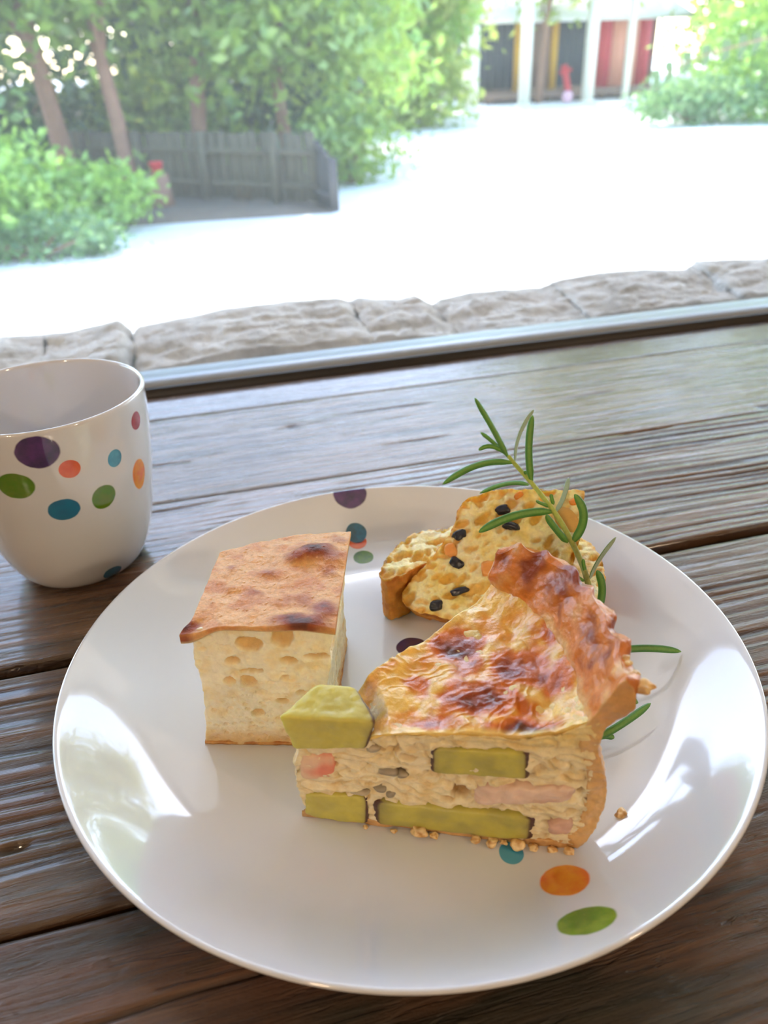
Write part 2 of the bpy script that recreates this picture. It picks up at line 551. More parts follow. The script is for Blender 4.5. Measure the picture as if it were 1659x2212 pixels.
for k, (y0, y1, aL, aR, mi) in enumerate(planks):
    L0, L1 = -1.2, 1.8
    xs = np.unique(np.concatenate([np.linspace(L0, -.32, 30), np.linspace(-.32, .62, 250), np.linspace(.62, L1, 40)]))
    ny = int((y1 - y0) / .00075)

    def fn(a, b, c, xs=xs, y0=y0, y1=y1):
        x = xs[np.round(a * (len(xs) - 1)).astype(int)]
        return np.stack([x, y0 + b * (y1 - y0), -.032 + c * .032], -1)
    V, Q, ABC = psolid(fn, len(xs) - 1, ny, 2)
    x, y = V[:, 0], V[:, 1]
    topm = ABC[:, 2] > .99
    amp = aL + (aR - aL) * sst(x, -.1, .3)
    z0_ = np.zeros_like(x)
    warp = .012 * noise(np.stack([x * 2.2, y * 3 + k * 5, z0_], -1)) + .0035 * noise(np.stack([x * 9, y * 14 + k * 5, z0_ + 3], -1))
    q = (y + warp) * 235
    q = q + 1.2 * noise(np.stack([q * .15, x * .6, z0_ + k], -1))
    ridge = noise(np.stack([q, x * 2.5, z0_ + k * 9], -1)) + .30 * np.sin(q * 4.6) + .5 * noise(np.stack([q * 2.1, x * 5, z0_ + 40 + k], -1))
    ridge = np.where(ridge > 0, ridge * .7, ridge * 1.3)
    h = amp * ridge * 1.1
    fine = .00012 * fbm(np.stack([x * 30, y * 500, z0_ + k], -1), 2)
    if mi == 0: fine = fine * .15
    if mi in (4, 5):   # scraped, with chips
        chip = noise(np.stack([x * 22, y * 160, z0_ + k], -1))
        h = h * .5 - .0007 * sst(chip, .5, .8) + .0004 * noise(np.stack([x * 6, y * 30, z0_], -1))
    if mi in (1, 2):   # saw marks across the board, shallow dents and splits
        h = h + .00010 * noise(np.stack([x * 210 + y * 40, y * 12, z0_], -1)) * sst(noise(np.stack([x * 9, y * 16, z0_ + 7], -1)), -.5, .5)
        sp = noise(np.stack([x * 7, y * 150, z0_ + 70 + k], -1))
        h = h - .0006 * sst(sp, .52, .75) + .00025 * noise(np.stack([x * 14, y * 40, z0_ + 3], -1))
    for (kx, ky, kr, kd) in ((-.002, .2676, .0028, .0012), (.3117, .1923, .004, .001), (-.1407, -.0292, .0018, .0022), (.22, -.12, .0022, .0012)):
        dd = ((x - kx) / (kr * 1.7)) ** 2 + ((y - ky) / kr) ** 2
        h = h - kd * np.exp(-dd ** 2)
    if mi == 4:        # long crack
        cy = -.089 + .003 * np.sin(x * 9) + .0012 * noise(np.stack([x * 40, z0_, z0_], -1))
        h = h - .0014 * np.exp(-((y - cy) / .0007) ** 2) * sst(x, .02, -.05)
    for e, dd in ((y - y0, .0004 if mi in (0, 1) else .0015), (y1 - y, .0004 if mi in (1, 2) else .0015)):
        h = h - dd * (1 - np.clip(e / .0025, 0, 1)) ** 2
    h = np.minimum(h + fine, .0009)
    V[:, 2] += np.where(topm, h - .0006, 0)
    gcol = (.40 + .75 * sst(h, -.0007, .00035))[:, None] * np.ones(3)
    # slightly wandering long edges
    ed = (.0002 if mi < 2 else .0009) * noise(np.stack([x * 14, z0_ + y0 * 50, z0_], -1))
    V[:, 1] += np.where((ABC[:, 1] == 0), np.abs(ed), 0) - np.where((ABC[:, 1] == 1), np.abs(ed) * (2.2 if mi == 3 else 1), 0)
    V += np.array(TOP)
    obj('plank', make_mesh('plank', V, Q, gcol), wm[mi], table)
m_dark = plain('dark_timber', lin(58, 44, 34), .6, .2)
boxes('apron', [(-1.45, 1.45, -.33, -.29, .60, .688), (-1.45, 1.45, .25, .29, .60, .688), (-1.45, 1.45, -.29, .25, .672, .688)], m_dark, table)
for sx in (-1.4, 1.34):
    for sy in (-.33, .23):
        boxes('leg', [(sx, sx + .07, sy, sy + .07, 0, .62)], m_dark, table)


# ================================================================== PORCELAIN
def dotted(name, dots, base, kind):
    """dots: (centre xyz, radii xyz, colour a, colour b); elliptical spots printed on glazed porcelain"""
    m = NT(name)
    tc = m.n('ShaderNodeTexCoord')
    c = None
    wob = m.noise(tc.outputs['Object'], 110., 2)
    wat = m.noise(tc.outputs['Object'], 160., 4)
    for (cc, rr, ca, cb) in dots:
        s = m.n('ShaderNodeVectorMath', operation='SUBTRACT'); m.l(tc.outputs['Object'], s.inputs[0]); s.inputs[1].default_value = cc
        d = m.n('ShaderNodeVectorMath', operation='DIVIDE'); m.l(s.outputs[0], d.inputs[0]); d.inputs[1].default_value = rr
        ln = m.n('ShaderNodeVectorMath', operation='LENGTH'); m.l(d.outputs[0], ln.inputs[0])
        q = m.math('ADD', ln.outputs['Value'], m.math('MULTIPLY', wob, .22))
        f = m.ramp(q, [(0, (1, 1, 1)), (.535, (1, 1, 1)), (.565, (0, 0, 0))]) if False else None
        mr = m.n('ShaderNodeMapRange'); m.l(q, mr.inputs[0])
        mr.inputs[1].default_value = 1.06; mr.inputs[2].default_value = 1.14
        mr.inputs[3].default_value = 1.; mr.inputs[4].default_value = 0.
        dc = m.mix(m.ramp(wat, [(.35, (0, 0, 0)), (.65, (1, 1, 1))]), ca, cb)
        c = m.mix(mr.outputs[0], c if c is not None else base, dc)
    b = m.bsdf(c, .09, None, Specular_IOR_Level=.55, Coat_Weight=.8, Coat_Roughness=.02, Coat_IOR=1.55)
    return m.mat


PORC = (.67, .70, .75)
purple, purple2 = lin(92, 62, 120), lin(60, 52, 88)
green, green2 = lin(78, 128, 24), lin(120, 160, 44)
blue, blue2 = lin(40, 120, 160), lin(70, 160, 196)
orange, orange2 = lin(216, 104, 34), lin(226, 150, 40)
coral, coral2 = lin(226, 112, 76), lin(214, 92, 60)
red, red2 = lin(170, 30, 48), lin(140, 24, 40)

RP = .125
prof = [(0, .0016), (.060, .0016), (.072, .0012), (.073, 0), (.076, 0), (.0775, .0022), (.092, .0045), (.105, .0100), (.116, .0170), (.1225, .0212), (.1246, .0228), (.1250, .0237), (.1246, .0243), (.1238, .0244), (.1228, .0239),
        (.1195, .0217), (.113, .0172), (.106, .0128), (.099, .0092), (.093, .0070), (.087, .0058), (.081, .0055), (.05, .0053), (0, .0053)]
prof = np.array(prof)
# smooth the profile by chord resampling
sarc = np.r_[0, np.cumsum(np.hypot(*np.diff(prof, axis=0).T))]
ss = np.unique(np.r_[np.linspace(0, sarc[-1], 130), sarc[9:16]])
pf = np.stack([np.interp(ss, sarc, prof[:, 0]), np.interp(ss, sarc, prof[:, 1])], -1)
for _ in range(3):
    q_ = pf.copy(); q_[1:-1] = .25 * pf[:-2] + .5 * pf[1:-1] + .25 * pf[2:]
    msk = (pf[:, 0] > .078) & ~((pf[:, 0] > .122))
    pf[msk] = q_[msk]
V, Q = lathe(pf, 256)
B = 1.0
pm = dotted('plate_glaze', [
    ((.0065, .1225, .022), (.0085, .008, .02), purple2, purple),
    ((.0042, .0985, .009), (.0046, .0040, .02), coral, coral2),
    ((.0048, .1030, .012), (.0052, .0052, .02), lin(40, 92, 112), blue),
    ((.0046, .0886, .006), (.0050, .0045, .02), lin(46, 98, 50), green),
    ((.0085, .0200, .006), (.0065, .0060, .02), purple2, lin(70, 50, 70)),
    ((.0098, -.0800, .006), (.0037, .0040, .02), blue2, blue2),
    ((.0200, -.0945, .006), (.0073, .0062, .02), orange, orange2),
    ((.0170, -.1120, .014), (.0082, .0054, .02), green, green2)], PORC, 'plate')
plate = obj('plate', make_mesh('plate', V, Q), pm)
tag(plate, 'large round white porcelain plate with scattered watercolour dots', 'plate')
plate.location = (0, 0, .0003)

# mug
mp = [(0, .0042), (.0255, .0042), (.0262, .0030), (.0268, .0012), (.0276, .0005), (.0288, .0014), (.0312, .0048), (.0338, .0105), (.0362, .0170), (.0388, .0270), (.0415, .0420), (.0438, .0590), (.0452, .0740), (.0459, .0865), (.0459, .0880), (.0455, .0888), (.0447, .0891), (.0440, .0888),
      (.0436, .0880), (.0433, .0860), (.0425, .0740), (.0411, .0590), (.0388, .0420), (.0362, .0280), (.0332, .0170), (.0296, .0105), (.024, .0082), (0, .0078)]
mp = np.array(mp)
V, Q = lathe(mp, 160)
mm_ = dotted('mug_glaze', [
    ((.0019, -.0453, .0800), (.0088, .006, .0075), purple, purple2),
    ((-.0104, -.0431, .0652), (.0078, .008, .0064), green, lin(100, 132, 40)),
    ((.0120, -.0433, .0696), (.0044, .006, .0042), coral, coral2),
    ((.0053, -.0421, .0506), (.0066, .007, .0056), lin(44, 112, 150), blue),
    ((.0215, -.0367, .0510), (.0060, .005, .0060), green, lin(96, 128, 30)),
    ((.0295, -.0334, .0670), (.0036, .004, .0042), blue, blue2),
    ((.0403, -.0205, .0779), (.0035, .0042, .0042), red, red2),
    ((.0368, -.0216, .0522), (.0040, .0060, .0078), orange, orange2),
    ((.0165, -.0285, .0040), (.0052, .006, .0048), lin(44, 112, 150), blue)], PORC, 'mug')
mug = obj('mug', make_mesh('mug', V, Q), mm_)
mug.modifiers.new('sub', 'SUBSURF').levels = 1; mug.modifiers['sub'].render_levels = 2
tag(mug, 'white porcelain cup with coloured watercolour dots standing at the left', 'cup')
mug.location = (-.1287, .1415, .0004)

Z0 = .0059     # food sits on the plate well

# ================================================================== FOCACCIA-LIKE BREAD
m_crumb = food('bread_crumb', .75, .25, (.006, .004, .0018), .5, 1100., .0007, .08, .25, 420.)
m_bcrust = food('bread_crust', .42, .12, (.004, .002, .001), .45, 1500., .0005, .16, .5, 900., .2)
bread = empty('bread_square', (-.0778, -.0082, Z0), math.atan2(-.307, .9517))
tag(bread, 'square block of airy flat bread with a browned blistered top', 'bread')
BH = .0520


def btop(u, d):
    return BH + .0008 * np.sin(np.clip(u / .05, 0, 1) * PI) + .0007 * noise(np.stack([u * 90, d * 90, 0 * u], -1))


def bmap(a, b, c):
    ul = .0010 + .0042 * c ** 1.3 + .0012 * np.sin(c * 5)
    ur = .0462 + .0040 * c - .0016 * np.sin(c * PI)
    u = ul + (ur - ul) * a
    dm = .0424 + .0245 * a - .0098 * a * a
    d = b * dm
    return np.stack([u, d, c * btop(u, d)], -1)


V, Q, ABC = psolid(bmap, 150, 130, 150)
N = vnormals(V, Q)
V = V + N * (.00045 * fbm(V * 260, 3) + .0007 * noise(V * 90))[:, None]
holes = [(.022, .046, .0046, .0030), (.0333, .0490, .0038, .0042), (.0345, .0390, .0031, .0018), (.0439, .0412, .0041, .0011), (.0198, .0297, .0030, .0025), (.0157, .039, .0026, .0015),
         (.0325, .0315, .0015, .0016), (.0215, .0345, .004, .0011), (.0304, .0209, .0024, .0011), (.0215, .0150, .0026, .0018), (.0135, .030, .0022, .0016), (.0375, .025, .002, .0009)]
rng = np.random.RandomState(3)
hs = []
for (u, z, ru, rz) in holes: hs.append((u, .0002, z, ru, max(ru, rz) * 1.05, rz))
for k in range(150):
    z = .0015 + .0185 * rng.rand() ** 1.3; r = .00028 + .0007 * rng.rand() ** 2
    hs.append((.002 + .045 * rng.rand(), 0, z, r * 1.3, r * 1.0, r))
for k in range(70):
    r = .0003 + .0006 * rng.rand(); hs.append((.003 + .044 * rng.rand(), 0, .02 + .03 * rng.rand(), r * 1.8, r * .8, r))
pore = np.zeros(len(V))
for face in (0, 1):
    fm = (ABC[:, 1] == 0) if face == 0 else (ABC[:, 0] == 1)
    idx = np.where(fm)[0]
    P = V[idx]
    lst = hs if face == 0 else [(.0, .004 + .05 * rng.rand(), .004 + .046 * rng.rand(), 0, .001 + .0035 * rng.rand(), .0005 + .0016 * rng.rand()) for _ in range(60)]
    push = np.zeros(len(P))
    wob = 1 + .28 * noise(P * 420)
    for (u, d, z, ru, rd, rz) in lst:
        if face == 0: q = ((P[:, 0] - u) / ru) ** 2 + ((P[:, 2] - z) / rz) ** 2; dep = rd
        else: q = ((P[:, 1] - d) / rd) ** 2 + ((P[:, 2] - z) / rz) ** 2; dep = rz * .9
        q = q * wob
        push = np.maximum(push, dep * np.sqrt(np.clip(1 - q, 0, 1)))
    if face == 0: V[idx, 1] += push
    else: V[idx, 0] -= push
    pore[idx] = np.maximum(pore[idx], push)
cb = mixc(lin(252, 244, 216), lin(248, 230, 184), sst(fbm(V * 150, 3), -.2, .8))
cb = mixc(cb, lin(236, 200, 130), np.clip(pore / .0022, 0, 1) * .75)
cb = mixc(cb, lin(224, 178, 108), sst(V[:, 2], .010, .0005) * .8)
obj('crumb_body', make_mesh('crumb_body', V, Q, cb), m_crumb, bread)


def bcr(a, b, c):
    P = bmap(a, b, np.ones_like(a))
    P[:, 0] += (a - .5) * .0012; P[:, 1] += (b - .5) * .0010 - .0004 * (b == 0)
    curl = np.exp(-((a / .15) ** 4) - (b / .07) ** 2)                # lifted dark lip at the front left corner
    P[:, 0] -= curl * .0030; P[:, 1] -= curl * .0012
    z = P[:, 2] - .0006 + c * .0016 - curl * .0035 + curl * c * .0016
    return np.stack([P[:, 0], P[:, 1], z], -1)


V, Q, ABC = psolid(bcr, 200, 200, 3)
top = sst(ABC[:, 2], .3, 1)
bl = np.zeros(len(V)); dk = np.zeros(len(V))
u, d = V[:, 0], V[:, 1]
jit = .0022 * np.stack([noise(V * 160), noise(V * 160 + 40)], -1)
for (bu, bd, ru, rd, hh, k) in [(.0400, .0405, .0095, .0062, .0036, 1.), (.040, .0020, .0110, .0042, .0014, 1.), (.0264, .0457, .0035, .0028, .0008, .35), (.0258, .0294, .005, .0025, .0008, .55), (.0103, .0322, .0035, .0028, .0008, .5),
                                (.0215, .0160, .004, .003, .0008, .5), (.013, .0197, .003, .002, .0006, .3), (.046, .008, .006, .006, .0009, .85), (.0330, .0366, .006, .004, .0012, .7), (.046, .030, .004, .005, .0008, .5), (.047, .050, .004, .004, .0008, .5), (.001, .001, .0055, .0035, .0004, 1.), (.0385, .0135, .009, .005, .0002, .45)]:
    g = np.exp(-(((u + jit[:, 0] - bu) / ru) ** 2 + ((d + jit[:, 1] - bd) / rd) ** 2))
    bl += hh * g; dk = np.maximum(dk, k * g)
tiny = noise(V * 900)
bl += .00022 * sst(tiny, .45, .75) + .00035 * fbm(V * 200, 3)
V[:, 2] += bl * top
cc = mixc(lin(224, 172, 108), lin(206, 140, 78), sst(fbm(V * np.array([120, 120, 40]), 3), -.3, .6))
cc = mixc(cc, lin(150, 70, 28), sst(dk, .15, .75))
cc = mixc(cc, lin(84, 34, 18), sst(dk + .15 * fbm(V * 300, 2), .68, 1.02))
cc = mixc(cc, lin(236, 196, 140), sst(tiny, .5, .8) * .6 * (1 - dk))
cc = mixc(cc, lin(232, 208, 150), sst(ABC[:, 2], .35, .0) * .8)
obj('top_crust', make_mesh('top_crust', V, Q, cc), m_bcrust, bread)


def bbot(a, b, c):
    P = bmap(a, b, np.zeros_like(a))
    return np.stack([P[:, 0] + (a - .5) * .0006, P[:, 1] + (b - .5) * .0006, c * .0011 - .0001], -1)


V, Q, ABC = psolid(bbot, 90, 90, 2)
V[:, :2] += (.0003 * np.stack([noise(V * 400), noise(V * 400 + 9)], -1))
obj('bottom_crust', make_mesh('bottom_crust', V, Q, mixc(lin(212, 156, 90), lin(186, 120, 58), sst(noise(V * 200), -.3, .5))), m_bcrust, bread)

# ================================================================== QUICHE
quiche = empty('quiche_slice', (-.0454, -.0505, Z0), math.atan2(-.418, .9084))
tag(quiche, 'wedge of quiche with glossy browned top, crimped crust and vegetable chunks', 'quiche')
AP = -.004          # apex x
TH = math.radians(48.5)
ZB = .0059
m_cust = food('custard', .48, .15, (.008, .005, .0025), .55, 700., .0010, .10, .45, 350., .2)
m_skin = food('browned_skin', .24, .06, (.003, .0015, .001), .5, 420., .0012, .16, .55, 260., .22, .4)
m_pastry = food('pastry', .36, .12, (.004, .0022, .001), .4, 600., .0010, .15, .5, 400., .2, .25)
m_veg = food('sweet_potato', .38, .35, (.006, .006, .002), .18, 900., .0004, .06, .5, 500.)
m_meat = food('chicken', .42, .35, (.006, .004, .003), .35, 700., .0006, .08, .5, 300.)


def polar(r, th, z): return np.stack([AP + r * np.cos(th), r * np.sin(th), z], -1)


def qtop(r, th):
    base = np.interp(r, [0, .021, .029, .044, .064, .076, .083, .09], [.0345, .0355, .0415, .0425, .0450, .0472, .0520, .056])
    x, y = r * np.cos(th), r * np.sin(th)
    p = np.stack([x, y, 0 * x], -1)
    return base + .0014 * noise(p * 70 + 5) + .0007 * noise(p * 160)


def qfill(a, b, c):
    r = .0022 + a * .0848
    th = .0 + b * TH
    zt = qtop(r, th) - .0005
    zb = .0022
    bul = .0010 * np.sin(c * PI)
    P = polar(r, th, zb + c * (zt - zb))
    P[:, 0] -= .0025 * (1 - a) ** 6 * np.sin(c * PI) - .0
    return P


V, Q, ABC = psolid(qfill, 240, 120, 130)
N = vnormals(V, Q)
cut = (ABC[:, 1] == 0) | (ABC[:, 1] == 1)
fl = fbm(V * np.array([150, 150, 260]), 4)
crease = np.abs(noise(V * np.array([110, 110, 230]) + 31))
dv = .0009 * fl - .0014 * sst(crease, .10, 0.) * cut + .0006 * noise(V * 60)
rng = np.random.RandomState(11)
pit = np.zeros(len(V))
ci = np.where(ABC[:, 1] == 0)[0]; P = V[ci]; pp = np.zeros(len(P))
for k in range(90):
    cx_, cz_ = .004 + .078 * rng.rand(), .004 + .040 * rng.rand()
    r_ = .0005 + .0013 * rng.rand() ** 2
    q = ((P[:, 0] - cx_) / (r_ * 1.6)) ** 2 + ((P[:, 2] - cz_) / r_) ** 2
    pp = np.maximum(pp, r_ * .9 * np.sqrt(np.clip(1 - q * (1 + .3 * noise(P * 500)), 0, 1)))
for (cx_, cz_, rx_, rz_, dp) in [(.0463, .0200, .0030, .0034, .0045), (.0805, .0262, .0012, .0014, .0030), (.0270, .0255, .004, .001, .002), (.060, .0155, .007, .0006, .0015), (.0735, .0115, .003, .0008, .002), (.066, .030, .006, .0007, .0016)]:
    q = ((P[:, 0] - cx_) / rx_) ** 2 + ((P[:, 2] - cz_) / rz_) ** 2
    pp = np.maximum(pp, dp * np.sqrt(np.clip(1 - q * (1 + .4 * noise(P * 400)), 0, 1)))
V = V + N * dv[:, None]
V[ci, 1] += pp
pit[ci] = pp
cq = mixc(lin(244, 228, 186), lin(234, 208, 152), sst(fbm(V * 180 + 3, 3), -.2, .7))
cq = mixc(cq, lin(206, 192, 150), sst(noise(V * 90 + 8), .2, .7) * .5)
cq = mixc(cq, lin(176, 132, 66), np.clip(pit / .003, 0, 1) * .8)
cq = mixc(cq, lin(238, 206, 110), sst(V[:, 2], .038, .046) * .5)
obj('custard_filling', make_mesh('custard_filling', V, Q, cq), m_cust, quiche)


def qskin(a, b, c):
    th = .010 + b * (TH - .014)
    r0 = .0215 + .003 * np.sin(th * 9)
    r = r0 + a * (.0840 - r0)
    th = th - .006 * noise(np.stack([r * 120, 0 * r, 0 * r], -1)) * (1 - b)
    zt = qtop(r, th)
    return polar(r, th, zt - .0008 + c * .0014)


V, Q, ABC = psolid(qskin, 240, 210, 2)
x, y = V[:, 0], V[:, 1]
tp = sst(ABC[:, 2], .2, 1.)
p2 = np.stack([x, y, 0 * x], -1)
wr = np.abs(noise(p2 * np.array([120, 190, 1]) + 4 + 1.2 * noise(p2 * 60)[:, None]))
wr2 = np.abs(noise(p2 * np.array([210, 330, 1]) + 14))
V[:, 2] += tp * (.0008 * (1 - sst(wr, 0, .30)) * sst(noise(p2 * 45 + 2), .0, .6) + .00035 * (1 - sst(wr2, 0, .3)) * sst(noise(p2 * 60 + 12), -.1, .5) + .0014 * noise(p2 * 55 + 20) + .0007 * fbm(p2 * 130 + 3, 3))
br = np.zeros(len(V))
jx, jy = .004 * noise(p2 * 110), .004 * noise(p2 * 110 + 50)
for (sx, sy, rx, ry, k) in [(.0415, .0365, .0085, .0062, 1.1), (.0520, .0140, .013, .0075, .85), (.0655, .0030, .010, .0045, 1.0), (.0370, .0045, .007, .0035, .65), (.0615, .0260, .010, .008, .75), (.0310, .0200, .006, .006, .4), (.0723, .0190, .005, .008, .6), (.0456, .0280, .006, .005, .5), (.070, .036, .006, .010, .45)]:
    br = np.maximum(br, k * np.exp(-((x + jx - sx) / rx) ** 2 - ((y + jy - sy) / ry) ** 2))
br = 1.15 * br + .26 * fbm(p2 * 150, 3) + .10
cs = mixc(lin(238, 196, 96), lin(228, 160, 62), sst(fbm(p2 * 100 + 7, 3), -.3, .5))
cs = mixc(cs, lin(204, 108, 34), sst(br, .22, .6))
cs = mixc(cs, lin(140, 54, 18), sst(br, .6, .98))
cs = mixc(cs, lin(78, 32, 14), sst(br, .95, 1.25) * .9)
edge = np.minimum(sst(ABC[:, 1], 0, .05), sst(ABC[:, 1], 1, .96))
cs = mixc(lin(244, 214, 120), cs, .25 + .75 * edge)
obj('browned_top', make_mesh('browned_top', V, Q, cs), m_skin, quiche)

OUT = np.array([(0, .0055), (.04, .0055), (.078, .0055), (.0855, .0070), (.0905, .0175), (.0919, .0310), (.0905, .0395), (.0878, .0485), (.0885, .0560), (.0922, .0625), (.0958, .0680), (.0952, .0728), (.0922, .0752)])
INN = np.array([(0, .0085), (.04, .0085), (.076, .0088), (.0815, .0115), (.0855, .0190), (.0865, .0310), (.0855, .0400), (.0832, .0480), (.0826, .0550), (.0848, .0612), (.0872, .0662), (.0893, .0700), (.0908, .0738)])
INN[:, 1] -= ZB; OUT[:, 1] -= ZB
OUT[:3, 1] = 0.0


def cat(P, t):
    n = len(P) - 1
    x = np.clip(t, 0, 1) * n; i = np.minimum(x.astype(int), n - 1); f = (x - i)[:, None]
    p0, p1, p2_, p3 = P[np.maximum(i - 1, 0)], P[i], P[i + 1], P[np.minimum(i + 2, n)]
    return .5 * ((2 * p1) + (p2_ - p0) * f + (2 * p0 - 5 * p1 + 4 * p2_ - p3) * f ** 2 + (3 * p1 - p0 - 3 * p2_ + p3) * f ** 3)


def qcrust(a, b, c):
    o, i = cat(OUT, a), cat(INN, a)
    rz = o * (1 - c[:, None]) + i * c[:, None]
    th = b * TH
    k = sst(a, .66, .84)
    ph = th * 50 + a * 12 + 2.6 * noise(np.stack([th * 9, a * 3, 0 * a + 21], -1))
    wob = noise(np.stack([th * 6, a * 2, 0 * a + 3], -1))
    wo2 = noise(np.stack([th * 15 + a * 4, a * 7, 0 * a + 9], -1))
    r = rz[:, 0] + k * (.0005 * np.sin(ph) + .0012 * wob + .0011 * wo2)
    z = rz[:, 1] + k * (.0006 * np.sin(ph + .9) + .0020 * wob + .0011 * wo2 + .0015 * np.sin(b * PI) - .003 * sst(b, .78, 1.) )
    r = r - k * .006 * sst(b, .72, 1.)
    return polar(r, th, z)


V, Q, ABC = psolid(qcrust, 220, 150, 10)
N = vnormals(V, Q)
up = sst(ABC[:, 0], .6, .75)
V = V + N * (.0006 * (1 - .45 * up) * fbm(V * 160, 4) + .0004 * (1 - .6 * up) * fbm(V * 480, 2) + up * .0006 * noise(V * 90))[:, None]
V[:, 2] = np.maximum(V[:, 2], 0.00005)
capf = (ABC[:, 1] == 0) | (ABC[:, 1] == 1)
inner = ABC[:, 2]
cp = mixc(lin(222, 176, 110), lin(206, 150, 82), sst(fbm(V * 130, 3), -.3, .5))
bk = up * (.62 + .6 * fbm(V * 80 + 4, 3)) * sst(ABC[:, 0], .62, .8)
cp = mixc(cp, lin(208, 124, 50), sst(bk, .1, .6))
cp = mixc(cp, lin(140, 60, 24), sst(bk, .62, 1.05))
cp = mixc(cp, lin(222, 180, 118), capf * .75)
cp = mixc(cp, lin(188, 132, 76), sst(V[:, 2], .005, .001) * .5)
obj('pastry_crust', make_mesh('pastry_crust', V, Q, cp), m_pastry, quiche)


def chunk(name, c8, colf, mat, seed, n=(44, 26, 26), pw=9., amp=.0003, label=None, jit=.0007):
    c8 = np.array(c8, float) + np.random.RandomState(seed).uniform(-jit, jit, (8, 3)) * np.array([1, .3, 1])

    def fn(a, b, d):
        q = np.stack([a, b, d], -1) * 2 - 1
        s_ = np.abs(q).max(1) / ((np.abs(q) ** pw).sum(1) ** (1 / pw))
        q = (q * s_[:, None] + 1) / 2
        a, b, d = q[:, :1], q[:, 1:2], q[:, 2:]
        lo = (c8[0] * (1 - a) + c8[1] * a) * (1 - b) + (c8[3] * (1 - a) + c8[2] * a) * b
        hi = (c8[4] * (1 - a) + c8[5] * a) * (1 - b) + (c8[7] * (1 - a) + c8[6] * a) * b
        return lo * (1 - d) + hi * d
    V, Q, ABC = psolid(fn, *n)
    N = vnormals(V, Q)
    V = V + N * (amp * fbm(V * 260 + seed, 3) + amp * noise(V * 80 + seed))[:, None]
    o = obj(name, make_mesh(name, V, Q, colf(V, ABC)), mat, quiche)
    if label: o['label'] = label
    return o


def vegcol(lo=True, hi=True, pale=0.):
    def f(V, ABC):
        c = mixc(lin(196, 186, 84), lin(176, 168, 84), sst(fbm(V * 120, 2), -.3, .5))
        c = mixc(c, lin(206, 194, 92), pale * np.ones(len(V)))
        rim = np.zeros(len(V))
        if lo: rim = np.maximum(rim, sst(ABC[:, 0] + .012 * noise(V * 300), .055, .01))
        if hi: rim = np.maximum(rim, sst(ABC[:, 0] + .012 * noise(V * 300), .945, .99))
        c = mixc(c, lin(70, 34, 52), rim * .95)
        c = mixc(c, lin(150, 138, 84), np.clip(sst(ABC[:, 0], .86, .96) * hi + sst(ABC[:, 0], .14, .04) * lo, 0, 1) * .5 * (1 - rim))
        return c
    return f


def hx(xl, xr, zl0, zr0, zl1, zr1, y0, y1, sk=0., slope=0.):
    return [(xl, y0, zl0), (xr, y0, zr0), (xr - sk, y1, zr0), (xl + sk, y1, zl0), (xl + slope, y0, zl1), (xr + slope, y0, zr1), (xr - sk, y1, zr1), (xl + sk, y1, zl1)]


dz = -ZB
# top corner chunk
c8 = [(-.0038, -.0016, .0380 + dz), (.0190, -.0012, .0405 + dz), (.0150, .0100, .040 + dz), (-.0005, .0075, .039 + dz),
      (-.0076, -.0018, .0512 + dz), (.0226, -.0010, .0528 + dz), (.0140, .0120, .0535 + dz), (.0012, .0116, .0535 + dz)]
chunk('sweet_potato_chunk', c8, vegcol(False, True, .5), m_veg, 3, pw=14., label='yellow green chunk with dark skin on the tip')
chunk('sweet_potato_chunk', hx(.0372, .0660, .0333 + dz, .0345 + dz, .0434 + dz, .0464 + dz, -.0008, .012, .002), vegcol(), m_veg, 5)
chunk('sweet_potato_chunk', hx(.0190, .0694, .0066 + dz, .0078 + dz, .0186 + dz, .0192 + dz, -.0010, .014, .003), vegcol(), m_veg, 7, (50, 18, 20))
chunk('sweet_potato_chunk', hx(-.0030, .0184, .0068 + dz, .0066 + dz, .0175 + dz, .0192 + dz, -.0008, .007, .003), vegcol(False, True, .4), m_veg, 9)


def meatcol(c0, c1):
    return lambda V, ABC: mixc(c0, c1, sst(fbm(V * np.array([60, 160, 260]), 3), -.3, .5))


chunk('chicken_piece', hx(.0496, .0800, .0212 + dz, .0285 + dz, .0308 + dz, .0352 + dz, -.0019, .012, .003), meatcol(lin(228, 198, 176), lin(214, 176, 152)), m_meat, 13, amp=.0006, pw=4.5)
chunk('chicken_piece', hx(.0720, .0805, .0125 + dz, .0140 + dz, .0185 + dz, .0208 + dz, -.0018, .008, .001), meatcol(lin(224, 186, 168), lin(206, 166, 146)), m_meat, 15, (16, 12, 14), amp=.0006, pw=3.5)
chunk('shrimp_piece', hx(-.0036, .0092, .0225 + dz, .0262 + dz, .0350 + dz, .0368 + dz, -.0008, .007, .003), lambda V, A: mixc(lin(236, 196, 160), lin(236, 140, 112), sst(A[:, 0] + .5 * noise(V * 160), .35, .8)), m_meat, 17, (20, 14, 16), 5., label='pinkish piece near the tip')
for k, (mx, mz, rx, rz) in enumerate([(.0205, .0400, .0026, .0011), (.0245, .0315, .0032, .0022), (.0215, .0228, .0024, .0014), (.0155, .0205, .0034, .0010), (.0290, .0300, .0020, .0012), (.0250, .0215, .0018, .0012)]):
    chunk('mushroom_slice', hx(mx - rx, mx + rx, mz - rz + dz, mz - rz + dz, mz + rz + dz, mz + rz + dz, -.0008, .004, .0005), meatcol(lin(150, 140, 120), lin(186, 172, 146)), m_meat, 30 + k, (16, 10, 10), 2.6, .0003)
# loose flakes along the base
rng = np.random.RandomState(5)


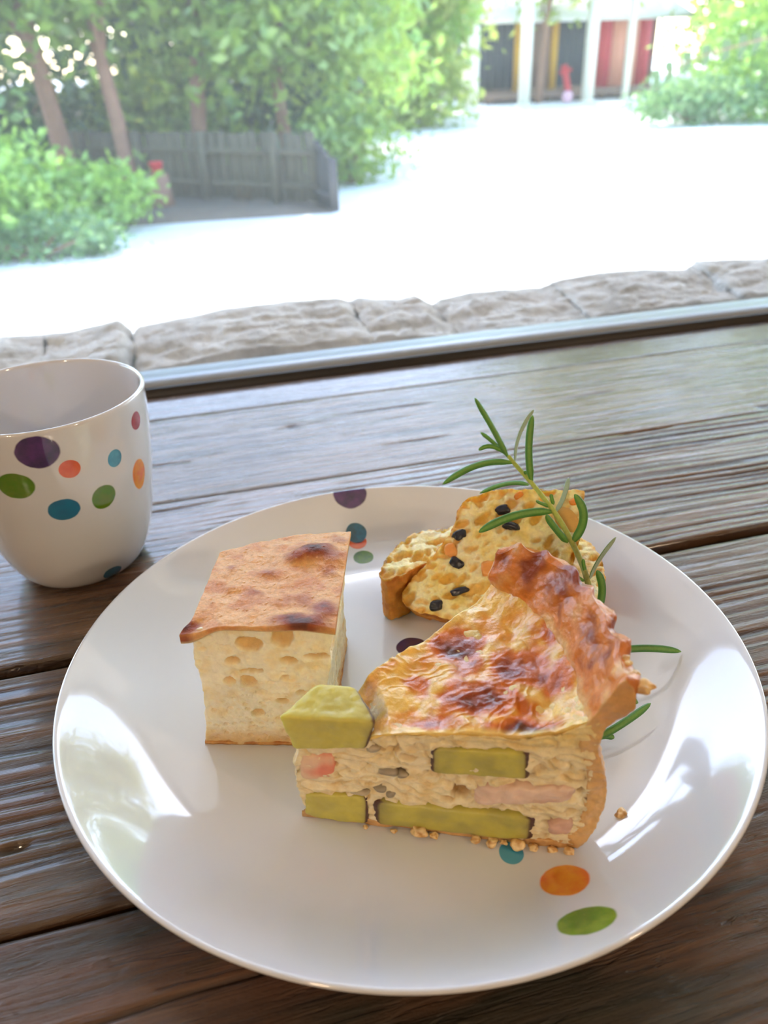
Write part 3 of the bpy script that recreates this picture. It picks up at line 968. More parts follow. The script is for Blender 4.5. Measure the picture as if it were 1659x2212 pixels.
def crumb_mesh(size, seed, col=lin(238, 206, 150)):
    s = size / 2
    V, Q, ABC = hexa([(-s, -s, -s), (s, -s, -s), (s, s, -s), (-s, s, -s), (-s, -s, s), (s, -s, s), (s, s, s), (-s, s, s)], (7, 7, 7))
    V = V / (np.linalg.norm(V / s, axis=1)[:, None] ** .8)
    V = V * (1 + .55 * noise(V / size * 2.1 + seed)[:, None]) * np.array([1.15, .9, .75])
    V[:, 2] -= V[:, 2].min()
    return make_mesh('crumb', V, Q, mixc(col, lin(200, 150, 84), sst(noise(V / size * 2 + seed), -.2, .4)), True)


for k, (cx_, cz_, s) in enumerate([(.0340, .0, .0042), (.0385, 0, .0022), (.0515, 0, .0028), (.0565, 0, .0030), (.0640, 0, .0036), (.0690, .0, .0026), (.0260, 0, .0016), (.0170, 0, .0014), (.0745, 0, .0024), (.0795, 0, .0028), (.0600, .0004, .0018)]):
    obj('crust_flake', crumb_mesh(s, k * 3.1), m_pastry, quiche, (cx_, -.0012 - .0006 * rng.rand(), cz_))
for k, (cx_, cy_, cz_, s) in enumerate([(.0885, .010, .0655, .0042), (.0935, .0035, .0628, .0045), (.0905, .0065, .0650, .0030)]):
    obj('crust_flake', crumb_mesh(s, 40 + k * 3.1, lin(240, 208, 150)), m_pastry, quiche, (cx_, cy_, cz_))

tag(obj('crumb', crumb_mesh(.0034, 3.3), m_pastry, None, (.0480, -.0775, Z0 - .0004)), 'single pale pastry crumb lying on the plate right of the quiche', 'crumb')
tag(obj('crumb', crumb_mesh(.0009, 9.3, lin(90, 70, 50)), m_pastry, None, (-.0801, -.0370, Z0 - .0004)), 'tiny dark crumb on the plate in front of the bread', 'crumb')

# ================================================================== SAVOURY CAKE SLICES
m_cake = food('cake', .62, .30, (.008, .005, .002), .6, 800., .0010, .14, .35, 420., .2)
m_bean = plain('black_bean_skin', lin(26, 28, 44), .28, .3, 400., .3, 900., .0005, Specular_IOR_Level=.6)
m_carrot = food('carrot', .4, .35, (.006, .003, .001), .2, 700., .0004, .08, .5)


def slab(poly, thick, voxel, seed, npore, big, flatness=1.):
    """poly in the local xy plane (face at z=0, body below) -> displaced crumb mesh"""
    poly = np.asarray(poly, float)
    # smooth outline
    n = len(poly)
    t = np.linspace(0, n, 120, endpoint=False)
    i = t.astype(int); f = (t - i)[:, None]
    p0, p1, p2_, p3 = poly[(i - 1) % n], poly[i], poly[(i + 1) % n], poly[(i + 2) % n]
    cr = .5 * ((2 * p1) + (p2_ - p0) * f + (2 * p0 - 5 * p1 + 4 * p2_ - p3) * f ** 2 + (3 * p1 - p0 - 3 * p2_ + p3) * f ** 3)
    li = p1 + (p2_ - p1) * f
    out = .6 * cr + .4 * li
    m = len(out)
    c = out.mean(0)
    bot = c + (out - c) * .97
    V = np.concatenate([np.c_[out, np.zeros(m)], np.c_[bot, np.full(m, -thick)]])
    F = [tuple(range(m)), tuple(range(2 * m - 1, m - 1, -1))] + [(k, m + k, m + (k + 1) % m, (k + 1) % m) for k in range(m)]
    V, Q = remesh(V, F, voxel)
    N = vnormals(V, Q)
    rng = np.random.RandomState(seed)
    face = np.abs(N[:, 2]) > .7
    V = V + N * (.0007 * fbm(V * 170 + seed, 4) + .0004 * fbm(V * 420, 2))[:, None]
    pp = np.zeros(len(V))
    idx = np.where(N[:, 2] > .7)[0]; P = V[idx]; ph = np.zeros(len(P))
    lo, hi = out.min(0), out.max(0)
    wob = 1 + .5 * noise(P * 380 + seed)
    for k in range(npore):
        x_, y_ = lo + (hi - lo) * rng.rand(2)
        r = .00035 + big * rng.rand() ** 3
        an = .5 + .5 * rng.randn(); e = 1.3 + rng.rand()
        dx, dy = P[:, 0] - x_, P[:, 1] - y_
        sel = (dx * dx + dy * dy) < (r * e * 1.6) ** 2
        if not sel.any(): continue
        a_ = dx * math.cos(an) + dy * math.sin(an); b_ = -dx * math.sin(an) + dy * math.cos(an)
        q = ((a_ / (r * e)) ** 2 + (b_ / r) ** 2) * wob
        ph = np.maximum(ph, r * 1.0 * np.sqrt(np.clip(1 - q, 0, 1)))
    V[idx, 2] -= ph; pp[idx] = ph
    # distance to the outline for the crust colour
    d = np.full(len(V), 9.)
    for k in range(0, m, 2): d = np.minimum(d, np.hypot(V[:, 0] - out[k, 0], V[:, 1] - out[k, 1]))
    c = mixc(lin(246, 234, 180), lin(240, 216, 132), sst(fbm(V * 110 + seed, 3), -.2, .6))
    c = mixc(c, lin(246, 238, 204), sst(noise(V * 75 + 9), .0, .5) * .8)
    c = mixc(c, lin(228, 180, 74), np.clip(pp / .0014, 0, 1) * .8)
    c = mixc(c, lin(226, 164, 70), sst(d, .0030, .0006) * .8)
    side = np.abs(N[:, 2]) < .55
    c = mixc(c, mixc(lin(214, 142, 58), lin(182, 104, 38), sst(fbm(V * 90, 3), -.3, .5)), side * .95)
    return V, Q, c


# leaning slice: face frame
P1 = Vector((.0086, .0353, .0203)); nx = Vector((.8893, -.4572, -.0082)); ny = Vector((.3505, .6700, .6543)); nz = Vector((-.2937, -.5848, .7562))
FM = Matrix(((nx.x, ny.x, nz.x, P1.x), (nx.y, ny.y, nz.y, P1.y), (nx.z, ny.z, nz.z, P1.z), (0, 0, 0, 1)))
poly = [(0, 0), (.0026, .0067), (.0100, .0181), (.0178, .0306), (.0184, .0369), (.0195, .0412), (.0228, .0461), (.0302, .0493), (.0388, .0516), (.0553, .0528), (.0705, .0540), (.0715, .0497), (.0711, .0394), (.0699, .0292), (.0682, .0192),
        (.0620, .0060), (.0500, -.0020), (.0350, -.0062), (.0192, -.0070), (.0062, -.0054), (.0014, -.0028)][::-1]
cake = empty('savoury_cake_slice'); cake.matrix_world = FM
tag(cake, 'yellow savoury cake slice studded with black beans leaning behind the quiche', 'cake')
V, Q, cc = slab(poly, .0155, .00052, 21, 420, .0019)
obj('crumb_body', make_mesh('crumb_body', V, Q, cc), m_cake, cake)


def nugget(name, par, x, y, rx, ry, rz, seed, mat, ang=0., z=.0, col=None, amp=.22):
    V, Q, ABC = hexa([(-1, -1, -1), (1, -1, -1), (1, 1, -1), (-1, 1, -1), (-1, -1, 1), (1, -1, 1), (1, 1, 1), (-1, 1, 1)], (10, 10, 8))
    V = V / (np.linalg.norm(V, axis=1)[:, None] ** .75)
    V = V * (1 + amp * noise(V * .9 + seed)[:, None] + .06 * noise(V * 3 + seed)[:, None])
    V = V * np.array([rx, ry, rz])
    ca, sa = math.cos(ang), math.sin(ang)
    V = np.stack([V[:, 0] * ca - V[:, 1] * sa, V[:, 0] * sa + V[:, 1] * ca, V[:, 2]], -1)
    c = None if col is None else np.tile(np.asarray(col), (len(V), 1))
    return obj(name, make_mesh(name, V, Q, c), mat, par, (x, y, z))


for k, (x, y, rx, ry, an) in enumerate([(.0378, .0420, .0031, .0021, .3), (.0420, .0352, .0036, .0017, -.2), (.0209, .0288, .0028, .0022, .5), (.0212, .0167, .0030, .0020, -.5), (.0237, .0048, .0036, .0015, .4), (.0149, -.0020, .0026, .0021, .2)]):
    nugget('black_bean', cake, x, y, rx, ry, .0016, k * 2.7, m_bean, an, .0002, amp=.4)
for k, (x, y, rx, ry) in enumerate([(.0500, .0225, .0062, .0042), (.0346, .0157, .0030, .0036), (.0180, .0222, .0028, .0032), (.0671, .0482, .0022, .0016), (.0440, .0490, .0022, .0014)]):
    nugget('carrot_piece', cake, x, y, rx, ry, .0012, 60 + k * 3.1, m_carrot, .2 * k, .0, lin(236, 158, 84) if k < 3 else lin(236, 140, 50))
nugget('pumpkin_piece', cake, .0648, .0400, .0062, .0042, .0013, 90, m_carrot, -.9, 0., lin(206, 160, 84))

# lower slice lying flat underneath
cake2 = empty('savoury_cake_slice', (.045, .035, Z0 + .0222), 0)
tag(cake2, 'lower savoury cake slice lying flat, its brown crust showing at the left', 'cake')
poly2 = np.array([(.0035, .0385), (.0015, .0435), (.0070, .0535), (.0165, .0640), (.0290, .0700), (.0600, .0670), (.0930, .0450), (.0955, .0280), (.0880, .0110), (.0800, -.0015), (.0715, .0010), (.0560, .0300), (.0300, .0460), (.0100, .0400)])[::-1] - np.array([.045, .035])
V, Q, cc = slab(poly2, .0222, .0006, 33, 260, .0022)
obj('crumb_body', make_mesh('crumb_body', V, Q, cc), m_cake, cake2)

# ================================================================== ROSEMARY
STEM = [(0.0523, -0.0521, 0.0120), (0.0620, -0.0378, 0.0130), (0.0717, -0.0198, 0.0170), (0.0753, -0.0052, 0.0250), (0.0775, 0.0087, 0.0350), (0.0768, 0.0208, 0.0430), (0.0730, 0.0293, 0.0520), (0.0681, 0.0424, 0.0600), (0.0635, 0.0516, 0.0660), (0.0622, 0.0546, 0.0680)]
LEAF = [
 ((0.0619,0.0542,0.0677),(0.0586,0.0612,0.0777),(0.0538,0.0735,0.0881),0.0017),
 ((0.0610,0.0553,0.0687),(0.0571,0.0594,0.0738),(0.0532,0.0642,0.0761),0.0011),
 ((0.0607,0.0558,0.0694),(0.0555,0.0596,0.0735),(0.0495,0.0565,0.0718),0.0011),
 ((0.0639,0.0515,0.0660),(0.0670,0.0609,0.0748),(0.0804,0.0705,0.0802),0.0012),
 ((0.0681,0.0427,0.0602),(0.0663,0.0472,0.0748),(0.0713,0.0529,0.0860),0.0017),
 ((0.0631,0.0516,0.0660),(0.0495,0.0551,0.0701),(0.0315,0.0499,0.0621),0.0017),
 ((0.0666,0.0423,0.0597),(0.0617,0.0498,0.0602),(0.0503,0.0557,0.0515),0.0012),
 ((0.0734,0.0299,0.0525),(0.0794,0.0339,0.0556),(0.0833,0.0401,0.0614),0.0012),
 ((0.0725,0.0302,0.0525),(0.0545,0.0285,0.0581),(0.0379,0.0245,0.0528),0.0019),
 ((0.0763,0.0202,0.0425),(0.0854,0.0197,0.0533),(0.0790,0.0264,0.0616),0.0020),
 ((0.0753,0.0210,0.0429),(0.0689,0.0202,0.0507),(0.0644,0.0209,0.0579),0.0018),
 ((0.0781,0.0065,0.0335),(0.0824,0.0110,0.0388),(0.0930,0.0149,0.0455),0.0016),
 ((0.0747,-0.0064,0.0243),(0.0803,-0.0048,0.0369),(0.0767,-0.0003,0.0429),0.0018),
 ((0.0761,0.0067,0.0334),(0.0678,0.0071,0.0384),(0.0600,0.0076,0.0402),0.0014),
 ((0.0720,0.0324,0.0539),(0.0682,0.0322,0.0559),(0.0655,0.0327,0.0577),0.0009),
 ((0.0737,0.0327,0.0544),(0.0727,0.0332,0.0568),(0.0729,0.0343,0.0586),0.0009),
 ((0.0776,0.0088,0.0351),(0.0769,0.0098,0.0384),(0.0772,0.0112,0.0407),0.0009),
 ((0.0741,0.0086,0.0344),(0.0723,0.0085,0.0374),(0.0717,0.0096,0.0390),0.0009),
 ((0.0671,0.0457,0.0623),(0.0663,0.0456,0.0638),(0.0661,0.0462,0.0646),0.0008),
 ((0.0726,-0.0209,0.0200),(0.0863,-0.0227,0.0220),(0.1038,-0.0227,0.0140),0.0016),
 ((0.0650,-0.0357,0.0160),(0.0709,-0.0376,0.0150),(0.0775,-0.0374,0.0085),0.0016),
 ((0.0537,-0.0504,0.0110),(0.0640,-0.0499,0.0140),(0.0787,-0.0427,0.0130),0.0015),
 ((0.0545,-0.0494,0.0100),(0.0583,-0.0487,0.0100),(0.0611,-0.0496,0.0080),0.0013),
]
sprig = empty('rosemary_sprig', (.0523, -.0521, .0105))
tag(sprig, 'fresh green rosemary sprig propped against the savoury cake', 'rosemary')
SO = np.array([.0523, -.0521, .0105])
m_leaf = food('rosemary_leaf', .42, .12, (.002, .003, .001), .4, 1500., .0004, .12, .5, 900.)
m_stem = food('rosemary_stem', .55, .15, (.002, .003, .001), .4, 1500., .0004, .15, .4, 900.)
S = np.array(STEM)
t = np.linspace(0, 1, 60)
SP = cat(S, t)
V, Q, T = tube(SP - SO, np.interp(t, [0, .6, 1], [.0014, .00115, .0008]), 12)
F = [tuple(q) for q in Q] + [tuple(q) for q in T]
me = polymesh('stem', V, F)
ca = me.color_attributes.new('col', 'FLOAT_COLOR', 'POINT')
c = mixc(lin(150, 150, 84), lin(176, 190, 90), sst(V[:, 2], .02, .05))
c4 = np.ones((len(V), 4), np.float32); c4[:, :3] = c; ca.data.foreach_set('color', c4.ravel())
obj('stem', me, m_stem, sprig)
VIEW = np.array([-.2066, -.835, .51])
for k, (b, cc_, tip, wd) in enumerate(LEAF):
    b, cc_, tip = map(np.array, (b, cc_, tip))
    n = 26
    t = np.linspace(0, 1, n)[:, None]
    P = (1 - t) ** 2 * b + 2 * t * (1 - t) * cc_ + t ** 2 * tip
    T = np.gradient(P, axis=0); T /= np.linalg.norm(T, axis=1)[:, None]
    rs = np.random.RandomState(k)
    upv = VIEW + np.array([0, 0, .3]) + .22 * rs.randn(3); 
    if k in (3, 7, 11): upv = -VIEW + .6 * rs.randn(3)
    tt = t[:, 0]
    w = wd * .88 * np.clip(np.minimum(.35 + tt * 4.5, 1), 0, 1) * np.sqrt(np.clip(1 - (np.clip(tt - .75, 0, 1) / .252) ** 2, .02, 1))
    m = 14
    V = []
    cv = []
    for q in range(n):
        s_ = np.cross(T[q], upv); s_ /= np.linalg.norm(s_)
        u_ = np.cross(s_, T[q])
        th = np.arange(m) * 2 * PI / m
        cx_, sx_ = np.cos(th), np.sin(th)
        hgt = .30 * sx_ - .13 * (sx_ > 0) * np.exp(-(cx_ / .22) ** 2) - .22 * np.abs(cx_) ** 2 * 1.0
        V.append(P[q] + w[q] * (cx_[:, None] * s_ + hgt[:, None] * u_))
        cv.append(np.where((sx_ > -.1)[:, None], np.where((np.abs(cx_) < .25)[:, None], lin(104, 150, 66), lin(66, 122, 48)), lin(150, 168, 140)))
    V = np.concatenate(V); cv = np.concatenate(cv)
    i, j = np.meshgrid(np.arange(n - 1), np.arange(m), indexing='ij')
    Q = np.stack([i * m + j, i * m + (j + 1) % m, (i + 1) * m + (j + 1) % m, (i + 1) * m + j], -1).reshape(-1, 4)
    ro = np.arange(m)
    capq = np.array([[(n - 1) * m + 0, (n - 1) * m + (a + 1), (n - 1) * m + (a + 2), (n - 1) * m + (a + 3)] for a in range(0, m - 3, 2)])
    me = make_mesh('leaf', V - SO, np.concatenate([Q, capq]), cv)
    obj('leaf', me, m_leaf, sprig)

# ================================================================== OUTSIDE
gm_ = NT('pale_ground')
v = gm_.coords()
gc = gm_.ramp(gm_.noise(v, .8, 6, .6), [(.3, lin(218, 216, 210)), (.7, lin(238, 236, 232))])
gm_.bsdf(gc, .9, gm_.bump(gm_.noise(v, 30, 6), .4, .01))
V, Q, ABC = psolid(lambda a, b, c: np.stack([-40 + a * 90, .5 + b * 75, G - .3 + c * .3], -1), 60, 60, 1)
struct(obj('ground', make_mesh('ground', V, Q, smooth=False), gm_.mat), 'sun bleached pale yard outside the window', 'ground')


m_ground_shade = plain('ground_shade', lin(112, 98, 84), .95, .25, 3., .6, 20., .03)  # brown sheet laid on the pale ground in place of tree shade
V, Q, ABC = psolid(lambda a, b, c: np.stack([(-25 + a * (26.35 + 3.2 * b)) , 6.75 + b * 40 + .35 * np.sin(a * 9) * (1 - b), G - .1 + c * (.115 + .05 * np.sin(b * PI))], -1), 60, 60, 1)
struct(obj('shade_sheet', make_mesh('shade_sheet', V, Q), m_ground_shade), 'added brown sheet standing in for tree shade under the trees and fence', 'ground_shade')


def leafmat(name, c0, c1, trans):
    m = NT(name)
    a = m.n('ShaderNodeAttribute', attribute_name='col')
    f = m.n('ShaderNodeSeparateColor'); m.l(a.outputs['Color'], f.inputs[0])
    c = m.mix(f.outputs[0], c0, c1)
    d = m.n('ShaderNodeBsdfDiffuse'); m.l(c, d.inputs[0])
    tr = m.n('ShaderNodeBsdfTranslucent')
    m.l(m.mix(.5, c, trans), tr.inputs[0])
    g = m.n('ShaderNodeBsdfGlossy'); g.inputs['Roughness'].default_value = .4; g.inputs[0].default_value = (.9, .95, .9, 1)
    x = m.n('ShaderNodeMixShader'); x.inputs[0].default_value = .42; m.l(d.outputs[0], x.inputs[1]); m.l(tr.outputs[0], x.inputs[2])
    y = m.n('ShaderNodeMixShader'); y.inputs[0].default_value = .06; m.l(x.outputs[0], y.inputs[1]); m.l(g.outputs[0], y.inputs[2])
    m.l(y.outputs[0], m.out.inputs[0])
    return m.mat


LM = [leafmat('leaf_green', lin(78, 120, 50), lin(150, 182, 74), lin(214, 226, 70)),
      leafmat('leaf_yellow', lin(120, 150, 62), lin(176, 190, 90), lin(220, 220, 90)),
      leafmat('leaf_blue_green', lin(84, 128, 78), lin(138, 172, 108), lin(170, 204, 110)),
      leafmat('leaf_bright', lin(108, 160, 66), lin(170, 210, 90), lin(214, 232, 80)),
      leafmat('leaf_dark', lin(40, 72, 34), lin(64, 96, 44), lin(90, 120, 40)),
      leafmat('leaf_sunlit', lin(176, 186, 104), lin(216, 214, 140), lin(240, 236, 130))]  # last one, for the tall trees, has sunlight put into its leaf colour
m_bark = plain('bark', lin(150, 112, 90), .9, .3, 12., .6, 40., .02)


def leaf_cloud(n, centers, spread, size, rng):
    ci = rng.randint(len(centers), size=n)
    c = centers[ci] + rng.normal(size=(n, 3)) * spread * np.array([1, 1, .8])
    a = rng.normal(size=(n, 3)); a /= np.linalg.norm(a, axis=1)[:, None]
    b = np.cross(a, rng.normal(size=(n, 3))); b /= np.linalg.norm(b, axis=1)[:, None]
    s = size * (.6 + .8 * rng.rand(n))[:, None]
    nrm = np.cross(a, b)
    V = np.stack([c - a * s, c + b * s * .45 + nrm * s * .12, c + a * s, c - b * s * .45 + nrm * s * .12], 1).reshape(-1, 3)
    Q = np.arange(4 * n).reshape(-1, 4)
    col = np.repeat(rng.rand(n), 4)[:, None] * np.ones(3)
    return V, Q, col


def tree(name, label, x, y, h, cr, base, n, size, lm, seed, lean=0., tr=.09, group='trees beyond the yard', cat_='tree', clusters=26):
    rng = np.random.RandomState(seed)
    o = empty(name, (x, y, G)); tag(o, label, cat_, group)
    top = np.array([lean, .1 * rng.randn(), h * .8])
    zz = np.linspace(0, 1, 9)[:, None]
    bend = .12 * rng.randn(2)
    path = zz * top + np.concatenate([np.sin(zz * PI) * bend[0], np.sin(zz * PI) * bend[1], 0 * zz], 1)
    path[0, 2] = -.02
    cen = []
    while len(cen) < clusters:
        p = rng.uniform(-1, 1, 3)
        if p @ p < 1 and p @ p > .12:
            cen.append(p * np.array([cr, cr, (h - base) / 2]) + np.array([lean * .7, 0, (h + base) / 2]))
    cen = np.array(cen)
    items = [(path, np.linspace(tr, tr * .3, 9))]
    for c in cen[::2]:
        k = rng.randint(3, 8)
        s = path[k]; mid = (s + c) / 2 + np.array([0, 0, .12])
        tq = np.linspace(0, 1, 5)[:, None]
        items.append(((1 - tq) ** 2 * s + 2 * tq * (1 - tq) * mid + tq ** 2 * c, np.linspace(tr * .35, tr * .08, 5)))
    obj('trunk', tubes_mesh('trunk', items), m_bark, o)
    V, Q, col = leaf_cloud(n, cen, cr * .22, size, rng)
    fo = obj('foliage', make_mesh('foliage', V, Q, col, False), LM[lm], o)
    fo['kind'] = 'stuff'
    return o


def bush(label, x, y, rx, ry, h, n, size, lm, seed, group='bushes at the edge of the yard'):
    rng = np.random.RandomState(seed)
    o = empty('bush', (x, y, G)); tag(o, label, 'bush', group)
    cen = []
    while len(cen) < 30:
        p = rng.uniform(-1, 1, 3)
        if p @ p < 1: cen.append(p * np.array([rx, ry, h * .5]) + np.array([0, 0, h * .5]))
    cen = np.array(cen)
    items = []
    for c in cen[::3]:
        tq = np.linspace(0, 1, 4)[:, None]
        items.append((tq * c + np.array([0, 0, -.01]), np.linspace(.018, .006, 4)))
    obj('stems', tubes_mesh('stems', items, 5), m_bark, o)
    V, Q, col = leaf_cloud(n, cen, min(rx, h) * .25, size, rng)
    V[:, 2] = np.maximum(V[:, 2], .005)
    fo = obj('foliage', make_mesh('foliage', V, Q, col, False), LM[lm], o)
    fo['kind'] = 'stuff'


TL = 'trees behind the wooden fence'
tree('broadleaf_tree', 'bluish green tree with hanging leaves at the far left edge', -2.2, 7.6, 3.6, 1.25, .9, 3600, .075, 2, 1, .1, .07, TL)
tree('broadleaf_tree', 'slender tree with pale forked trunk right of the leftmost tree', -.95, 9.0, 3.9, 1.25, 1.55, 4200, .075, 0, 2, -.15, .11, TL)
tree('broadleaf_tree', 'tree with curved tan trunk above the red pot', -.35, 8.6, 3.7, 1.2, 1.5, 4000, .075, 0, 3, -.35, .09, TL)
tree('broadleaf_tree', 'straight brown trunked tree over the middle of the fence', .35, 9.6, 4.0, 1.35, 1.5, 4800, .08, 0, 4, .2, .10, TL)
tree('broadleaf_tree', 'dense dark green tree over the right half of the fence', 1.35, 9.2, 3.6, 1.2, .45, 5200, .08, 0, 5, 0, .08, TL)
tree('broadleaf_tree', 'light yellow green tree beside the right end of the fence', 2.6, 11.2, 3.9, 1.35, .5, 4600, .09, 3, 6, 0, .08, TL)
tree('broadleaf_tree', 'tall green tree deep in the grove at left', -2.6, 13.0, 5.0, 2.0, .0, 7200, .11, 4, 7, 0, .12, 'trees deep in the grove')
tree('broadleaf_tree', 'tall green tree deep in the grove behind the fence', .8, 13.6, 5.0, 2.1, .0, 8200, .11, 4, 8, 0, .12, 'trees deep in the grove')
tree('broadleaf_tree', 'sunlit yellow tree behind the grove left of the white post', 4.6, 17.0, 5.0, 1.9, .1, 6200, .13, 1, 9, 0, .12, 'trees deep in the grove')
tree('broadleaf_tree', 'small sunlit tree just left of the thick white post', 5.7, 17.5, 3.0, .9, .7, 2400, .10, 3, 10, .1, .06, 'trees around the shed')
tree('broadleaf_tree', 'pale yellow tree overhanging the shed roof', 9.0, 19.3, 4.4, 1.7, 2.0, 3000, .12, 1, 11, .3, .10, 'trees around the shed')
tree('broadleaf_tree', 'sunlit tree right of the shed behind the shrubs', 13.6, 18.2, 4.4, 1.8, .5, 4600, .13, 1, 12, 0, .10, 'trees around the shed')
tree('broadleaf_tree', 'green tree at the far right edge of the yard', 11.0, 13.2, 3.4, 1.6, .2, 5200, .10, 3, 13, 0, .09, 'trees around the shed')
tree('tall_tree', 'tall sunlit tree rising behind the right end of the shed', 18.5, 33.0, 19.5, 5.2, 3.0, 6500, .36, 5, 17, 0, .25, 'tall trees behind the shed')
tree('tall_tree', 'tall green tree farther right behind the shed', 25.5, 30.0, 18.0, 5.0, 3.0, 3600, .34, 5, 18, 0, .25, 'tall trees behind the shed')
tree('broadleaf_tree', 'background tree far behind the grove', -6.5, 17.0, 6.0, 3.0, .3, 4200, .17, 4, 14, 0, .14, 'far background trees')
tree('broadleaf_tree', 'background tree rising far behind the sunlit yellow tree', 2.2, 20.0, 6.0, 2.8, .2, 4600, .17, 1, 15, 0, .14, 'far background trees')
tree('broadleaf_tree', 'background tree rising far behind the shed', 10.5, 27.0, 6.5, 3.4, .2, 4200, .2, 1, 16, 0, .14, 'far background trees')

bush('large bright leafy bush at the left edge of the yard', -1.65, 6.55, .75, .55, .72, 4200, .045, 3, 21)
bush('leafy bush between the left bush and the fence', -.70, 6.95, .48, .40, .46, 2600, .045, 3, 22)
bush('low blue green shrub at the foot of the left bush', -1.05, 6.05, .7, .3, .28, 1600, .035, 2, 23)
bush('low pale shrub in front of the far right tree', 8.6, 12.3, 1.1, .6, .62, 2600, .06, 2, 24)
bush('broad green bush at the right edge', 9.9, 12.0, 1.0, .7, 1.1, 3200, .06, 3, 25)
bush('dark shrub under the dense tree at the fence end', 1.9, 8.6, .5, .4, .8, 2400, .05, 0, 26)

bush('dark undergrowth behind the left bush', -1.9, 10.4, 1.3, .7, 1.3, 3600, .08, 4, 31, 'undergrowth in the grove')
bush('green undergrowth behind the fence boards', -.1, 10.8, 1.2, .6, 1.1, 3600, .08, 0, 32, 'undergrowth in the grove')
bush('dark undergrowth behind the dense tree', 1.5, 11.4, 1.2, .7, 1.4, 3600, .08, 4, 33, 'undergrowth in the grove')
bush('pale undergrowth left of the thick white post', 4.2, 15.0, 1.3, .8, 1.0, 3000, .09, 1, 34, 'undergrowth in the grove')

# leafy branch with paired leaflets reaching in at the right
br_ = empty('leafy_branch', (6.6, 7.6, G)); tag(br_, 'arching branch with paired dark green leaflets at upper right', 'branch')
base = np.array([0, 0, 0.])
pth = np.array([(0, 0, 0), (-.02, -.02, .8), (-.25, -.06, 1.22), (-.65, -.1, 1.20), (-1.0, -.1, 1.14), (-1.45, -.1, 1.05), (-1.80, -.1, .90)])
tq = np.linspace(0, 1, 40)
pp_ = cat(pth, tq)
obj('stem', tube_mesh('stem', pp_, np.linspace(.018, .004, 40), 7), m_bark, br_)
lv = None
for k in range(12, 40, 3):
    for sgn in (-1, 1):
        d = np.array([-.03, -.01, -.055 if sgn < 0 else .05]); L = .10
        if lv is None:
            lv = make_mesh('leaflet', np.array([(0, 0, 0), (.3, .28, .03), (.65, .24, .03), (1, 0, -.05), (.65, -.24, .03), (.3, -.28, .03)]),
                           np.array([[0, 5, 2, 1], [5, 4, 3, 2]]), np.full((6, 3), .2), False)
        o = obj('leaflet', lv, LM[4], br_, tuple(pp_[k]))
        o.rotation_euler = (1.25, (1.05 if sgn < 0 else -.45), PI + .25 * sgn)
        o.scale = (.15, .17, .15)

# fence: individual upright boards on rails, heavier end post
m_fence = plain('weathered_fence', lin(96, 88, 68), .85, .22, 9., .5, 50., .01)
m_fend = plain('weathered_end_board', lin(80, 74, 70), .85, .2, 9., .5, 50., .01)
f0, f1 = np.array([1.33, 7.35]), np.array([-1.1, 9.4])
fd = (f1 - f0) / np.linalg.norm(f1 - f0); fang = math.atan2(fd[1], fd[0])
fence = empty('wooden_fence', (f0[0], f0[1], G), fang); tag(fence, 'low weathered wooden fence of upright boards under the trees', 'fence')
FLn = float(np.linalg.norm(f1 - f0))
nb_ = 26
bm_ = None
rng = np.random.RandomState(8)
bw = FLn / nb_
for k in range(nb_):
    if bm_ is None:
        bm_ = boxes('board', [(0, bw * .86, -.01, .01, 0, .58)], m_fence, fence); o = bm_
    else:
        o = obj('board', bm_.data, None, fence)
    o.location = (k * bw + .03, -.002 + .008 * rng.rand(), .01 + .03 * rng.rand())
    o.rotation_euler = (0, .02 * rng.randn(), 0)
boxes('rail', [(0, FLn, .02, .05, .14, .19)], m_fence, fence)
boxes('rail', [(0, FLn, .02, .05, .42, .47)], m_fence, fence)
for k in range(4):
    boxes('post', [(FLn * (k + .5) / 4, FLn * (k + .5) / 4 + .06, .05, .11, 0, .62)], m_fence, fence)
ep = empty('fence_end_panel', (1.37, 7.02, G), math.radians(97)); tag(ep, 'dark grey wooden panel closing the right end of the fence', 'fence panel')
for k in range(4):
    b = boxes('board', [(k * .105, k * .105 + .1, -.02, .02, 0, .44 + .035 * k)], m_fend, ep)
boxes('rail', [(0, .42, .02, .05, .1, .15)], m_fend, ep)
boxes('corner_post', [(-.06, 0, -.04, .04, 0, .43)], m_fend, ep)

# red pot under the trees
V, Q = lathe([(0, 0), (.045, 0), (.062, .085), (.066, .088), (.066, .10), (.058, .10), (.05, .02), (0, .02)], 24)
pot = obj('flower_pot', make_mesh('flower_pot', V, Q), plain('red_glaze', lin(214, 40, 50), .4, .1), None, (-.10, 7.95, G + .295))
tag(pot, 'small bright red pot under the trees by the fence', 'pot')
stp = obj('stump', None)
bpy.data.objects.remove(stp)
V, Q = lathe([(0, 0), (.12, 0), (.11, .1), (.10, .292), (.09, .295), (0, .295)], 20)
V += .006 * noise(V * 30)[:, None] * np.array([1, 1, 0])
tag(obj('tree_stump', make_mesh('tree_stump', V, Q), m_bark, None, (-.10, 7.95, G)), 'short brown stump under the small red pot', 'stump')

# shed on the right
m_white = plain('white_paint', lin(238, 232, 214), .6, .05, 6.)
m_navy = plain('dark_boards', lin(66, 70, 76), .7, .15, 6.)
m_brown = plain('brown_boards', lin(136, 108, 92), .7, .15, 6.)
m_yel = plain('yellow_post', lin(208, 158, 40), .6, .1, 6.)
m_red = plain('red_panel', lin(206, 60, 66), .6, .12, 6.)
m_salmon = plain('salmon_panel', lin(236, 160, 132), .6, .08, 6.)
m_roof = plain('pale_roof', lin(236, 232, 222), .6, .05, 4.)
shed = empty('garden_shed', (10, 20.5, G)); tag(shed, 'low garden shed with dark boards, yellow posts and red panels', 'shed')


